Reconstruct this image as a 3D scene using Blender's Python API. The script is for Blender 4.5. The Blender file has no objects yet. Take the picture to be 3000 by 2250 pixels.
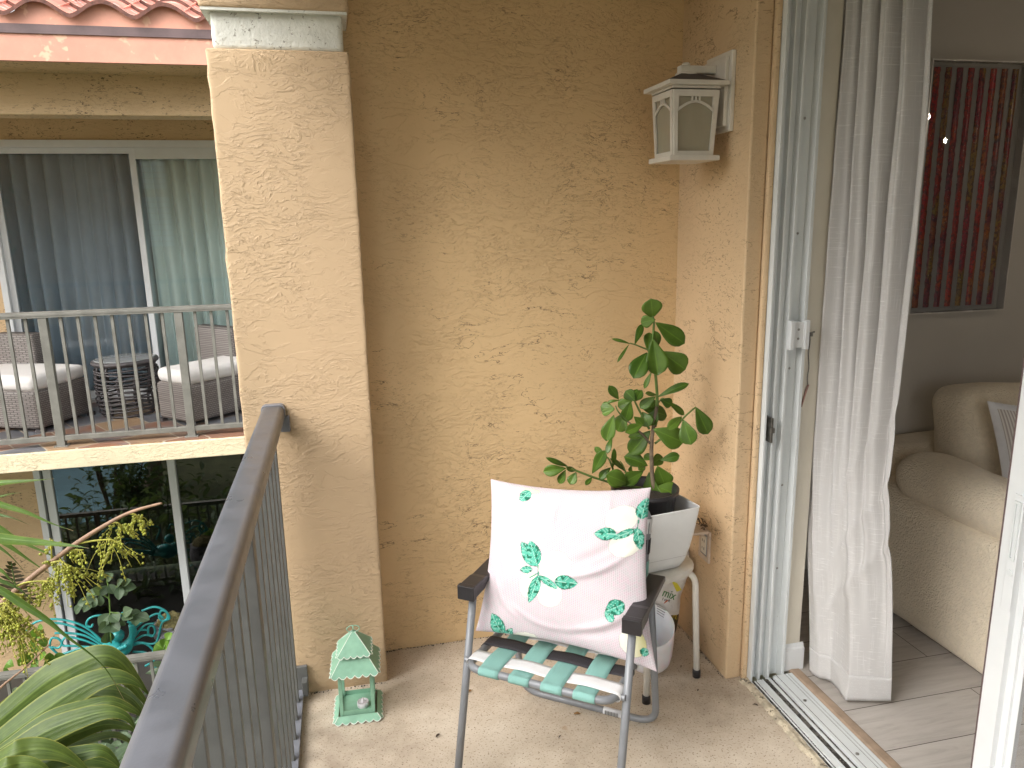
import bpy, bmesh, math, random
from mathutils import Vector, Matrix, Euler, noise as mnoise
random.seed(7)
PI = math.pi
sc = bpy.context.scene
COL = sc.collection
# ------------------------------------------------------------------ camera
F = 2193.06
PITCH, YAW, ROLL = (math.radians(a) for a in (12.373, 12.673, -1.120))
H = 1.64
fw = Vector((math.sin(YAW)*math.cos(PITCH), math.cos(YAW)*math.cos(PITCH), -math.sin(PITCH)))
r0 = Vector((math.cos(YAW), -math.sin(YAW), 0)); u0 = r0.cross(fw)
rt = r0*math.cos(ROLL) + u0*math.sin(ROLL); up = u0*math.cos(ROLL) - r0*math.sin(ROLL)
EYE = Vector((0, 0, H))
def ray(px, py): return (fw*F + rt*(px-1500) - up*(py-1125))
def at(px, py, Y):
    d = ray(px, py); return EYE + d*(Y/d.y)
def atz(px, py, z=0.0):
    d = ray(px, py); return EYE + d*((z-H)/d.z)
def atx(px, py, X):
    d = ray(px, py); return EYE + d*(X/d.x)
cam = bpy.data.cameras.new('camera'); co = bpy.data.objects.new('camera', cam); COL.objects.link(co)
m = Matrix((rt, up, -fw)).transposed().to_4x4(); m.translation = EYE; co.matrix_world = m
cam.sensor_fit = 'HORIZONTAL'; cam.sensor_width = 36; cam.lens = F/3000*36
cam.clip_start = 0.03; cam.clip_end = 500
sc.camera = co
# ------------------------------------------------------------------ mesh helper
class MB:
    def __init__(s): s.v = []; s.f = []; s.m = []; s.uv = {}; s.mi = 0; s.T = None
    def add(s, vs, fs, uvs=None):
        n = len(s.v)
        for p in vs:
            p = Vector(p); s.v.append(s.T @ p if s.T else p)
        for i, f in enumerate(fs):
            if uvs: s.uv[len(s.f)] = uvs[i]
            s.f.append([n+k for k in f]); s.m.append(s.mi)
        return s
    def box(s, a, b):
        x0, y0, z0 = (min(a[i], b[i]) for i in range(3)); x1, y1, z1 = (max(a[i], b[i]) for i in range(3))
        return s.add([(x0,y0,z0),(x1,y0,z0),(x1,y1,z0),(x0,y1,z0),(x0,y0,z1),(x1,y0,z1),(x1,y1,z1),(x0,y1,z1)],
                     [(0,3,2,1),(4,5,6,7),(0,1,5,4),(1,2,6,5),(2,3,7,6),(3,0,4,7)])
    def prism(s, poly, h0, h1, axis='z'):
        n = len(poly)
        def P(a, b, c): return {'z':(a,b,c), 'y':(a,c,b), 'x':(c,a,b)}[axis]
        vs = [P(a,b,h0) for a,b in poly] + [P(a,b,h1) for a,b in poly]
        fs = [tuple(range(n))[::-1], tuple(range(n,2*n))] + [(i,(i+1)%n,n+(i+1)%n,n+i) for i in range(n)]
        return s.add(vs, fs)
    def grid(s, fn, nu, nv, wrapu=False, uv=True):
        vs = [fn(i/(nu-(0 if wrapu else 1)) , j/(nv-1)) for j in range(nv) for i in range(nu)]
        fs, us = [], []
        for j in range(nv-1):
            for i in range(nu if wrapu else nu-1):
                k = (i+1) % nu
                fs.append((j*nu+i, j*nu+k, (j+1)*nu+k, (j+1)*nu+i))
                d = nu if wrapu else nu-1
                us.append(((i/d, j/(nv-1)), ((i+1)/d, j/(nv-1)), ((i+1)/d, (j+1)/(nv-1)), (i/d, (j+1)/(nv-1))))
        return s.add(vs, fs, us if uv else None)
    def tube(s, pts, rad, n=10, cap=True):
        pts = [Vector(p) for p in pts]; L = len(pts)
        if not isinstance(rad, (list, tuple)): rad = [rad]*L
        nrm = None; vs = []
        for i, p in enumerate(pts):
            t = (pts[min(i+1,L-1)] - pts[max(i-1,0)]).normalized()
            if nrm is None:
                nrm = t.orthogonal().normalized()
            else:
                nrm = (nrm - t*nrm.dot(t)); nrm = nrm.normalized() if nrm.length > 1e-6 else t.orthogonal().normalized()
            b = t.cross(nrm)
            for k in range(n):
                a = 2*PI*k/n; vs.append(p + (nrm*math.cos(a) + b*math.sin(a))*rad[i])
        fs = [(i*n+k, i*n+(k+1)%n, (i+1)*n+(k+1)%n, (i+1)*n+k) for i in range(L-1) for k in range(n)]
        if cap: fs += [tuple(range(n))[::-1], tuple((L-1)*n+k for k in range(n))]
        return s.add(vs, fs)
    def lathe(s, prof, c=(0,0,0), n=32):
        c = Vector(c); vs = []; fs = []
        for r, z in prof:
            for k in range(n):
                a = 2*PI*k/n; vs.append(c + Vector((r*math.cos(a), r*math.sin(a), z)))
        L = len(prof)
        fs = [(i*n+k, i*n+(k+1)%n, (i+1)*n+(k+1)%n, (i+1)*n+k) for i in range(L-1) for k in range(n)]
        fs += [tuple(range(n))[::-1], tuple((L-1)*n+k for k in range(n))]
        return s.add(vs, fs)
    def rbox(s, c, size, r, seg=4, div=6, fn=None):
        c = Vector(c); h = Vector(size)/2; vs, fs = [], []
        def coords(hh):
            a = [-hh + r*(1-math.cos(PI/2*k/seg)) for k in range(seg+1)]
            mid = [(-hh+r) + (2*hh-2*r)*k/div for k in range(1, div)]
            return a + mid + [-x for x in a[::-1]]
        for ax in range(3):
            b, d = (ax+1) % 3, (ax+2) % 3
            cb, cd = coords(h[b]), coords(h[d])
            for sg in (-1, 1):
                n0 = len(vs)
                for y in cd:
                    for x in cb:
                        p = Vector((0,0,0)); p[ax] = sg*h[ax]; p[b] = x; p[d] = y
                        q = Vector([max(-(h[i]-r), min(h[i]-r, p[i])) for i in range(3)])
                        dd = p-q
                        if dd.length > 1e-9: p = q + dd.normalized()*r
                        if fn: p = fn(p)
                        vs.append(c+p)
                for j in range(len(cd)-1):
                    for i in range(len(cb)-1):
                        k = [n0+j*len(cb)+i, n0+j*len(cb)+i+1, n0+(j+1)*len(cb)+i+1, n0+(j+1)*len(cb)+i]
                        fs.append(k if sg > 0 else k[::-1])
        return s.add(vs, fs)
    def sphere(s, c, r, n=8, m=6, sc_=(1,1,1)):
        prof = [(r*max(1e-4, math.sin(PI*k/m)), -r*math.cos(PI*k/m)) for k in range(m+1)]
        c = Vector(c)
        vs = [c + Vector((p*math.cos(2*PI*k/n)*sc_[0], p*math.sin(2*PI*k/n)*sc_[1], z*sc_[2])) for p, z in prof for k in range(n)]
        return s.add(vs, [(i*n+k, i*n+(k+1)%n, (i+1)*n+(k+1)%n, (i+1)*n+k) for i in range(m) for k in range(n)])
def fillet(pts, r, n=6):
    pts = [Vector(p) for p in pts]; out = [pts[0]]
    for i in range(1, len(pts)-1):
        a, b, c = pts[i-1], pts[i], pts[i+1]
        d1, d2 = (a-b), (c-b); rr = min(r, d1.length*.49, d2.length*.49)
        p, q = b+d1.normalized()*rr, b+d2.normalized()*rr
        for k in range(n+1):
            t = k/n; out.append(p*(1-t)**2 + b*2*t*(1-t) + q*t*t)
    return out + [pts[-1]]
def spline(pts, n=8):
    pts = [Vector(p) for p in pts]; P = [pts[0]*2-pts[1]] + pts + [pts[-1]*2-pts[-2]]; out = []
    for i in range(1, len(P)-2):
        for k in range(n):
            t = k/n; a, b, c, d = P[i-1], P[i], P[i+1], P[i+2]
            out.append(.5*((2*b) + (c-a)*t + (2*a-5*b+4*c-d)*t*t + (3*b-a-3*c+d)*t**3))
    return out + [pts[-1]]
def obj(name, mb, mat, parent=None, smooth=False, bevel=0, weld=False, subd=0, recalc=True):
    me = bpy.data.meshes.new(name)
    org = Vector(parent['_o']) if parent is not None and '_o' in parent.keys() else Vector((0,0,0))
    me.from_pydata([p-org for p in mb.v], [], mb.f)
    mats = mat if isinstance(mat, (list, tuple)) else [mat]
    for x in mats: me.materials.append(x)
    me.polygons.foreach_set('material_index', mb.m)
    if mb.uv:
        ul = me.uv_layers.new(name='UVMap')
        for p in me.polygons:
            if p.index in mb.uv:
                for li, u in zip(p.loop_indices, mb.uv[p.index]): ul.data[li].uv = u
    if smooth: me.polygons.foreach_set('use_smooth', [True]*len(me.polygons))
    if weld or recalc:
        bm = bmesh.new(); bm.from_mesh(me)
        if weld: bmesh.ops.remove_doubles(bm, verts=bm.verts, dist=1e-5)
        if recalc: bmesh.ops.recalc_face_normals(bm, faces=bm.faces)
        bm.to_mesh(me); bm.free()
    me.update()
    o = bpy.data.objects.new(name, me); COL.objects.link(o)
    if parent is not None:
        o.parent = parent; o['_o'] = list(org)
    if bevel:
        md = o.modifiers.new('bevel', 'BEVEL'); md.width = bevel; md.segments = 2; md.limit_method = 'ANGLE'
    if subd:
        md = o.modifiers.new('subd', 'SUBSURF'); md.levels = subd; md.render_levels = subd
    return o
def tag(o, label=None, cat=None, group=None, kind=None):
    if label: o['label'] = label
    if cat: o['category'] = cat
    if group: o['group'] = group
    if kind: o['kind'] = kind
    return o
def thing(name, loc, label, cat, group=None):
    o = bpy.data.objects.new(name, None); COL.objects.link(o); o.location = loc; o['_o'] = list(loc); o.empty_display_size = .1
    return tag(o, label, cat, group)
# ------------------------------------------------------------------ material helper
class NT:
    def __init__(s, name):
        s.mat = bpy.data.materials.new(name); s.mat.use_nodes = True; s.t = s.mat.node_tree; s.t.nodes.clear()
        s.out = s.t.nodes.new('ShaderNodeOutputMaterial'); s.p = s.t.nodes.new('ShaderNodeBsdfPrincipled')
        s.t.links.new(s.p.outputs[0], s.out.inputs[0])
    def n(s, typ, **kw):
        nd = s.t.nodes.new('ShaderNode'+typ)
        for k, v in kw.items():
            if k.startswith('_'): setattr(nd, k[1:], v)
            else: s.put(nd.inputs[k.replace('__',' ')], v)
        return nd
    def put(s, inp, v):
        if hasattr(v, 'is_linked') or isinstance(v, bpy.types.NodeSocket): s.t.links.new(v, inp)
        elif isinstance(v, (tuple, list)) and len(v) == 3 and inp.type == 'RGBA': inp.default_value = (*v, 1)
        else: inp.default_value = v
    def coord(s, which='Object'): return s.n('TexCoord').outputs[which]
    def pos(s): return s.n('NewGeometry').outputs['Position']
    def map(s, v, scale=(1,1,1), rot=(0,0,0), loc=(0,0,0)): return s.n('Mapping', Vector=v, Scale=scale, Rotation=rot, Location=loc).outputs[0]
    def noise(s, v, scale, detail=4, rough=.55, dist=0, col=False):
        nd = s.n('TexNoise', Vector=v, Scale=scale, Detail=detail, Roughness=rough, Distortion=dist); return nd.outputs[1 if col else 0]
    def math(s, op, a, b=0.0, c=0.0, clamp=False):
        nd = s.t.nodes.new('ShaderNodeMath'); nd.operation = op; nd.use_clamp = clamp
        for i, x in enumerate((a, b, c)): s.put(nd.inputs[i], x)
        return nd.outputs[0]
    def sstep(s, v, a, b, o0=0.0, o1=1.0):
        nd = s.t.nodes.new('ShaderNodeMapRange'); nd.interpolation_type = 'SMOOTHSTEP'
        for i, x in enumerate((v, a, b, o0, o1)): s.put(nd.inputs[i], x)
        return nd.outputs[0]
    def mix(s, f, a, b, mode='MIX'):
        nd = s.t.nodes.new('ShaderNodeMix'); nd.data_type = 'RGBA'; nd.blend_type = mode
        s.put(nd.inputs[0], f); s.put(nd.inputs[6], a); s.put(nd.inputs[7], b); return nd.outputs[2]
    def ramp(s, f, stops):
        nd = s.t.nodes.new('ShaderNodeValToRGB'); el = nd.color_ramp.elements
        while len(el) < len(stops): el.new(.5)
        for e, (p, c) in zip(el, stops): e.position = p; e.color = (*c, 1)
        s.put(nd.inputs[0], f); return nd.outputs[0]
    def bump(s, h, strength=.5, dist=.002, nrm=None):
        nd = s.n('Bump', Height=h, Strength=strength, Distance=dist)
        if nrm: s.put(nd.inputs['Normal'], nrm)
        return nd.outputs[0]
    def done(s, col, rough=.6, nrm=None, metal=0, spec=.5, **kw):
        s.put(s.p.inputs['Base Color'], col); s.put(s.p.inputs['Roughness'], rough); s.put(s.p.inputs['Metallic'], metal)
        s.put(s.p.inputs['Specular IOR Level'], spec)
        if nrm is not None: s.put(s.p.inputs['Normal'], nrm)
        for k, v in kw.items(): s.put(s.p.inputs[k.replace('__',' ')], v)
        return s.mat
def mat(name, col, rough=.5, var=.12, vs=8, bs=0, bstr=.3, bd=.001, metal=0, spec=.5, speck=None, **kw):
    t = NT(name); c = t.coord()
    n1 = t.noise(c, vs, 5, .6)
    base = t.mix(t.sstep(n1, .3, .7), tuple(x*(1-var) for x in col), tuple(min(1, x*(1+var)) for x in col))
    if speck:
        sp = t.noise(c, speck[1], 3, .7)
        base = t.mix(t.sstep(sp, speck[2], speck[2]+.05), base, speck[0])
    rg = t.sstep(n1, .3, .7, max(0, rough-.06), min(1, rough+.06))
    nr = t.bump(t.noise(c, bs, 4, .6), bstr, bd) if bs else None
    return t.done(base, rg, nr, metal, spec, **kw)
def stucco(name, col, sc_=1.0, dirt=.5, dark=(.10,.065,.035), bstr=1.0, thr=.5, pit=.0):
    t = NT(name); p = t.pos()
    w = t.noise(p, 5*sc_, 3, .5, col=True)
    pw = t.n('VectorMath', _operation='MULTIPLY_ADD').outputs[0]
    nd = pw.node; t.put(nd.inputs[0], w); nd.inputs[1].default_value = (.10,.10,.10); t.put(nd.inputs[2], p)
    st = t.map(pw, (1.0, 1.0, 2.7))
    A = t.noise(st, 7.0*sc_, 7, .58, .6)            # trowelled plateaus with ragged edges
    B = t.noise(st, 24*sc_, 5, .62, .3)
    D = t.noise(pw, 75*sc_, 3, .6)
    mask = t.sstep(t.noise(p, 3.1*sc_, 3, .5), .38, .60)
    pl = t.sstep(A, thr-.010, thr+.020)
    pl2 = t.math('MULTIPLY', t.sstep(B, .50, .56), mask)
    crumb = t.math('MULTIPLY', t.sstep(D, .48, .66), pl2)
    h = t.math('ADD', t.math('MULTIPLY', t.math('MULTIPLY', pl, t.sstep(t.noise(p, 2.2, 2, .5), .30, .54, .3, 1)), .6), t.math('MULTIPLY', pl2, .55))
    h = t.math('ADD', h, t.math('MULTIPLY', crumb, .8))
    h = t.math('ADD', h, t.math('MULTIPLY', t.noise(p, 110, 3, .6), .14))
    h = t.math('ADD', h, t.math('MULTIPLY', t.noise(p, 9, 2, .5), .3))
    nr = t.bump(h, bstr, .0024)
    big = t.noise(p, 1.3, 4, .55)
    c = t.mix(t.sstep(big, .3, .7), tuple(x*.93 for x in col), tuple(min(1, x*1.06) for x in col))
    c = t.mix(t.math('MULTIPLY', t.sstep(t.noise(p, 22, 3, .6), .45, .75), .12), c, tuple(x*1.15 for x in col))
    dm = t.sstep(t.noise(p, 2.6, 4, .65), .44, .58)
    C2 = t.noise(t.map(pw, (1, 1, 3.4)), 4.2*sc_, 6, .58)
    e1 = t.math('MULTIPLY', t.math('SUBTRACT', 1.0, t.sstep(t.math('ABSOLUTE', t.math('SUBTRACT', C2, .5)), .0, .0075)), t.sstep(t.noise(p, 11, 3, .6), .43, .52))
    e2 = t.math('MULTIPLY', t.math('SUBTRACT', 1.0, t.sstep(t.math('ABSOLUTE', t.math('SUBTRACT', B, .508)), .0, .013)), t.math('MULTIPLY', mask, t.sstep(t.noise(p, 30, 2, .6), .50, .58)))
    gr = t.math('MULTIPLY', t.math('MAXIMUM', e1, e2), dm)
    c = t.mix(t.math('MULTIPLY', gr, dirt), c, dark)
    if pit:
        pt = t.math('MULTIPLY', t.sstep(t.noise(st, 60*min(1, sc_), 3, .7), .58, .64), t.sstep(t.noise(p, 4, 3, .6), .42, .6))
        c = t.mix(t.math('MULTIPLY', pt, pit), c, dark)
    return t.done(c, .62, nr, 0, .35)
M = {}
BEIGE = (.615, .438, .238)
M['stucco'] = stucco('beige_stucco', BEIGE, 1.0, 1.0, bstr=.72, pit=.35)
M['stucco_pillar'] = stucco('beige_stucco_pillar', (.485,.355,.222), 1.25, .15, thr=.50, bstr=.72)  # same paint as the wall, darkened to offset stronger light here
M['stucco_side'] = stucco('beige_stucco_side', (.58,.425,.262), 1.15, .95, thr=.56, bstr=.5, pit=.6)
M['stucco_far'] = stucco('far_stucco', (.58,.415,.24), .5, 1.0, dark=(.05,.037,.02), pit=.9)
M['stucco_slab'] = stucco('slab_stucco', (.70,.605,.42), 1.2, .8, dark=(.25,.17,.08), pit=.3)
M['white_stucco'] = mat('white_painted_stucco', (.62,.63,.58), .7, .08, 12, 60, 1.0, .003, speck=((.25,.24,.21), 70, .61))
def concrete():
    t = NT('concrete_floor'); p = t.pos()
    n1 = t.noise(p, 2.6, 6, .6); n2 = t.noise(p, 14, 5, .65)
    c = t.ramp(t.math('ADD', t.math('MULTIPLY', n1, .65), t.math('MULTIPLY', n2, .35)), [(.34,(.36,.295,.225)), (.5,(.50,.425,.335)), (.66,(.59,.52,.425))])
    sp = t.sstep(t.noise(p, 150, 3, .65), .58, .65)
    c = t.mix(t.math('MULTIPLY', sp, .85), c, (.16,.11,.07))
    sp2 = t.sstep(t.noise(p, 60, 3, .7), .68, .73)
    c = t.mix(t.math('MULTIPLY', sp2, .6), c, (.22,.15,.09))
    st = t.sstep(t.noise(p, 9, 2, .5), .70, .76)
    c = t.mix(t.math('MULTIPLY', st, .35), c, (.34,.19,.08))
    h = t.math('ADD', t.noise(p, 120, 3, .6), t.math('MULTIPLY', n2, 1.5))
    return t.done(c, .75, t.bump(h, .5, .0015), 0, .3)
M['concrete'] = concrete()
M['railing'] = mat('dark_grey_painted_metal', (.145,.152,.172), .33, .10, 14, 220, .25, .0006, 0, .5, speck=((.5,.48,.45), 34, .83))  # same paint as the bars, lightened to carry the rail's glare
M['railing_bar'] = mat('dark_grey_painted_bar', (.105,.108,.105), .45, .12, 14, 220, .25, .0006, 0, .5, speck=((.5,.48,.45), 34, .84))
M['railing_far'] = mat('taupe_painted_metal', (.17,.165,.145), .5, .15, 9, 90, .2, .0005, speck=((.55,.52,.45), 22, .80))
M['white_metal'] = mat('white_painted_metal', (.62,.65,.655), .38, .04, 6, 260, .08, .0003, 0, .5, speck=((.35,.34,.31), 38, .76))
M['white_frame'] = mat('white_enamel', (.66,.68,.69), .35, .03, 6)
M['screwm'] = mat('steel_screw', (.35,.34,.32), .35, .2, 60, metal=.9)
M['dirt'] = mat('black_grime', (.045,.04,.035), .9, .5, 30, 120, .8, .003, speck=((.30,.26,.2), 60, .6))
M['cream_paint'] = mat('cream_wall_paint', (.66,.62,.53), .6, .03, 4, 140, .5, .0006)
M['room_paint'] = mat('room_wall_paint', (.46,.43,.385), .7, .03, 4, 110, .6, .001)
M['lampwhite'] = mat('lamp_white_paint', (.60,.57,.51), .45, .06, 14, speck=((.3,.24,.16), 60, .70))
M['lampblack'] = mat('lamp_roof_black', (.06,.05,.045), .8, .3, 30)  # near-black roof slopes above the white rim
def frosted():
    t = NT('frosted_lamp_glass'); c = t.coord()
    n = t.noise(t.map(c, (1,1,.4)), 30, 4, .6)
    return t.done(t.mix(n, (.30,.26,.19), (.36,.31,.235)), .5, None, 0, .4, Subsurface__Weight=.2)
M['frost'] = frosted()
M['black_plastic'] = mat('black_plastic', (.022,.02,.022), .38, .2, 20, 300, .2, .0003)
M['chair_tube'] = mat('grey_painted_tube', (.20,.21,.225), .40, .06, 20, metal=.1)
def webbing(name, a, b):
    t = NT(name); c = t.coord('UV')
    w = t.n('TexWave', Vector=c, Scale=22, Distortion=.6, Detail=2, _bands_direction='X').outputs[1]
    w2 = t.n('TexWave', Vector=c, Scale=90, Distortion=.4, _bands_direction='Y').outputs[1]
    n = t.noise(t.map(c, (60, 3, 1)), 3, 3, .6)
    col = t.mix(n, a, b)
    return t.done(col, .62, t.bump(t.math('ADD', w, t.math('MULTIPLY', w2, .7)), .45, .0012), 0, .35)
M['web_mint'] = webbing('mint_webbing', (.17,.38,.34), (.30,.53,.48))
M['web_white'] = webbing('white_webbing', (.66,.66,.66), (.82,.82,.82))
M['web_black'] = webbing('black_webbing', (.018,.017,.02), (.045,.042,.05))
def pillow_mat():
    t = NT('printed_cotton'); uv = t.coord('UV')
    br = t.n('TexBrick', Vector=t.map(uv, (1,1,1), (0,0,PI/2)), Color1=(.50,.38,.43), Color2=(.42,.405,.42), Mortar=(.70,.68,.69), Scale=38.0)
    br.inputs['Mortar Size'].default_value = .022; br.inputs['Mortar Smooth'].default_value = .3
    br.inputs['Brick Width'].default_value = .55; br.inputs['Row Height'].default_value = .42; br.offset = .5
    n = t.noise(t.map(uv, (1,1,1)), 5, 3, .6)
    bg = t.mix(t.sstep(n, .35, .65, .05, .35), br.outputs[0], (.60,.54,.565))
    at_ = t.n('Attribute', _attribute_name='print')
    col = t.mix(at_.outputs['Alpha'], bg, at_.outputs['Color'])
    wv = t.noise(t.map(uv, (220, 220, 1)), 1, 2)
    return t.done(col, .85, t.bump(wv, .25, .0006), 0, .15, Sheen__Weight=.15)
M['pillow'] = pillow_mat()
M['mint'] = mat('mint_enamel', (.22,.42,.30), .45, .10, 25, 150, .15, .0005)
M['mint_edge'] = mat('worn_white_edge', (.72,.76,.70), .55, .06, 40)
M['wax'] = mat('white_wax', (.68,.65,.68), .5, .04, 30)
M['planter'] = mat('white_plastic', (.72,.73,.725), .4, .03, 10)
M['planter_in'] = mat('grey_plastic_inside', (.40,.40,.40), .5, .05, 10)
M['bucket'] = mat('milky_plastic', (.74,.71,.75), .35, .03, 10, Subsurface__Weight=.3)
M['soil'] = mat('dark_potting_soil', (.03,.022,.016), .95, .5, 60, 90, 1, .01)
M['stool_seat'] = mat('cream_stool_seat', (.62,.60,.545), .5, .08, 20, speck=((.35,.28,.2), 40, .72))
M['stool_leg'] = mat('cream_enamel_tube', (.72,.70,.645), .35, .04, 20)
M['bark'] = mat('grey_brown_stem', (.16,.12,.08), .8, .3, 40, 80, .6, .002)
M['stem_green'] = mat('green_stem', (.10,.17,.035), .5, .2, 30)
def leafmat(name, a, b, edge=None, rough=.38, pleat=0, tip=None, trans=.25):
    t = NT(name); uv = t.coord('UV'); ob = t.coord()
    sep = t.n('SeparateXYZ', Vector=uv); x, y = sep.outputs[0], sep.outputs[1]
    ax = t.math('ABSOLUTE', t.math('SUBTRACT', x, .5))
    oi = t.n('ObjectInfo').outputs['Random']
    n = t.noise(ob, 14, 4, .6)
    f = t.math('ADD', t.math('MULTIPLY', n, .7), t.math('MULTIPLY', oi, .3))
    c = t.mix(t.sstep(f, .25, .75), a, b)
    mid = t.sstep(ax, .0, .05, 1, 0)
    c = t.mix(t.math('MULTIPLY', mid, .4), c, tuple(min(1, q*1.8) for q in b))
    nr = None
    h = t.noise(t.map(uv, (9, 1.2, 1)), 6, 3)
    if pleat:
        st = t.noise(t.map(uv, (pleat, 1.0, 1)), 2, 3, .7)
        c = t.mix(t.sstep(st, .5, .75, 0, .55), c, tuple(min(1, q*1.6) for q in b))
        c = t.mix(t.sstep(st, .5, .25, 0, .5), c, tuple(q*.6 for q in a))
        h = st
    if edge: c = t.mix(t.sstep(ax, .42, .5, 0, .7), c, edge)
    if tip: c = t.mix(t.sstep(t.math('ADD', y, t.math('MULTIPLY', n, .2)), 1.0, 1.09), c, tip)
    m_ = t.done(c, rough, t.bump(h, .25, .002), 0, .32)
    tr = t.n('BsdfTranslucent', Color=t.mix(.5, c, (.25,.35,.03)))
    mx = t.n('MixShader', Fac=trans); t.t.links.new(t.p.outputs[0], mx.inputs[1]); t.t.links.new(tr.outputs[0], mx.inputs[2])
    t.t.links.new(mx.outputs[0], t.out.inputs[0])
    return m_
M['leaf'] = leafmat('thick_green_leaf', (.040,.088,.010), (.105,.185,.024), rough=.33, trans=.12)
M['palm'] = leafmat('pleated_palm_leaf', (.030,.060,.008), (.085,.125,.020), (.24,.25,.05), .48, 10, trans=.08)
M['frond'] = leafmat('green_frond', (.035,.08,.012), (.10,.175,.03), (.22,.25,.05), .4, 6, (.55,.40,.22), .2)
M['leaf_muted'] = leafmat('muted_green_leaf', (.05,.085,.045), (.11,.16,.09), rough=.5)  # duller green for shrubs and small trees
M['leaf_bright'] = leafmat('bright_green_leaf', (.08,.16,.02), (.16,.30,.04), rough=.45)
M['fern_dark'] = leafmat('dark_dry_fern', (.035,.028,.02), (.07,.055,.035), rough=.8)
M['berry'] = mat('green_berry', (.26,.28,.03), .4, .25, 60)
M['strand'] = mat('yellow_green_strand', (.34,.33,.05), .5, .25, 40)
M['brown_stalk'] = mat('brown_stalk', (.26,.16,.10), .6, .25, 20, 60, .3, .001)
def linen():
    t = NT('white_linen'); uv = t.coord('UV')
    a = t.noise(t.map(uv, (190, 12, 1)), 1, 3, .7); b = t.noise(t.map(uv, (7, 420, 1)), 1, 3, .7)
    k = t.noise(t.map(uv, (10, 14, 1)), 1, 3, .6)
    w = t.math('MAXIMUM', t.sstep(a, .52, .75), t.sstep(b, .52, .75))
    w = t.math('MULTIPLY', w, t.sstep(k, .3, .6))
    c = t.mix(t.math('MULTIPLY', w, 1.0), (.68,.67,.665), (.93,.925,.92))
    t.done(c, .9, t.bump(w, .3, .0008), 0, .1)
    tr = t.n('BsdfTranslucent', Color=t.mix(w, (.62,.60,.57), (.8,.78,.76)))
    mx = t.n('MixShader', Fac=.28); t.t.links.new(t.p.outputs[0], mx.inputs[1]); t.t.links.new(tr.outputs[0], mx.inputs[2])
    t.t.links.new(mx.outputs[0], t.out.inputs[0]); return t.mat
M['linen'] = linen()
def wood():
    t = NT('grey_oak_planks'); p = t.pos()
    v = t.map(p, (1,1,1), (0,0,0), (.35,.084,0))
    br = t.n('TexBrick', Vector=v, Color1=(0,0,0), Color2=(1,1,1), Mortar=(.5,.5,.5), Scale=1.0)
    br.inputs['Brick Width'].default_value = 1.2; br.inputs['Row Height'].default_value = .2; br.inputs['Mortar Size'].default_value = .0016; br.offset = .63
    sh = t.n('VectorMath', _operation='ADD'); t.put(sh.inputs[0], v); t.put(sh.inputs[1], t.n('CombineXYZ', X=t.math('MULTIPLY', br.outputs[0], 7.3), Y=0.0, Z=br.outputs[0]).outputs[0])
    g = t.noise(t.map(sh.outputs[0], (1.5, 13, 1)), 2.2, 7, .72, 1.2)
    g2 = t.n('TexWave', Vector=t.map(sh.outputs[0], (.55, 5, 1)), Scale=1.6, Distortion=9, Detail=4, _bands_direction='Y').outputs[1]
    f = t.math('ADD', t.math('MULTIPLY', g, .92), t.math('MULTIPLY', g2, .08))
    c = t.ramp(f, [(.3,(.36,.33,.30)), (.5,(.47,.435,.40)), (.72,(.53,.50,.465))])
    c = t.mix(t.math('MULTIPLY', br.outputs[0], .35), c, (.38,.35,.325))
    c = t.mix(br.outputs['Fac'], c, (.07,.055,.045))
    return t.done(c, .45, t.bump(t.math('SUBTRACT', f, t.math('MULTIPLY', br.outputs['Fac'], 2)), .15, .001), 0, .4)
M['planks'] = wood()
M['wood_strip'] = mat('oak_threshold', (.34,.25,.18), .5, .2, 20)
def boucle(name, col):
    t = NT(name); c = t.coord()
    v = t.n('TexVoronoi', Vector=t.map(t.n('VectorMath', _operation='MULTIPLY_ADD').outputs[0], (1,1,1)), Scale=120.0)
    nd = v.inputs[0].links[0].from_node.inputs[0].links[0].from_node
    t.put(nd.inputs[0], t.noise(c, 30, 3, .6, col=True)); nd.inputs[1].default_value = (.035,)*3; t.put(nd.inputs[2], c)
    n = t.noise(c, 55, 4, .6)
    h = t.math('ADD', t.math('MULTIPLY', v.outputs[0], -1.0), n)
    return t.done(t.mix(n, tuple(x*.85 for x in col), tuple(x*1.1 for x in col)), .9, t.bump(h, .7, .0042), 0, .1, Sheen__Weight=.2)
M['boucle'] = boucle('cream_boucle', (.80,.70,.545))
def striped():
    t = NT('striped_linen'); uv = t.coord('UV')
    w = t.n('TexWave', Vector=uv, Scale=9, Distortion=0, _bands_direction='X').outputs[1]
    return t.done(t.mix(t.sstep(w, .45, .55), (.40,.36,.34), (.66,.63,.60)), .9, None, 0, .1)
M['striped'] = striped()
M['pillow_trim'] = mat('white_cotton_trim', (.66,.66,.68), .9, .05, 20, 200, .4, .001)
M['art_back'] = mat('grey_art_ground', (.38,.36,.335), .7, .05, 10, 60, .3, .001)
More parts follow.
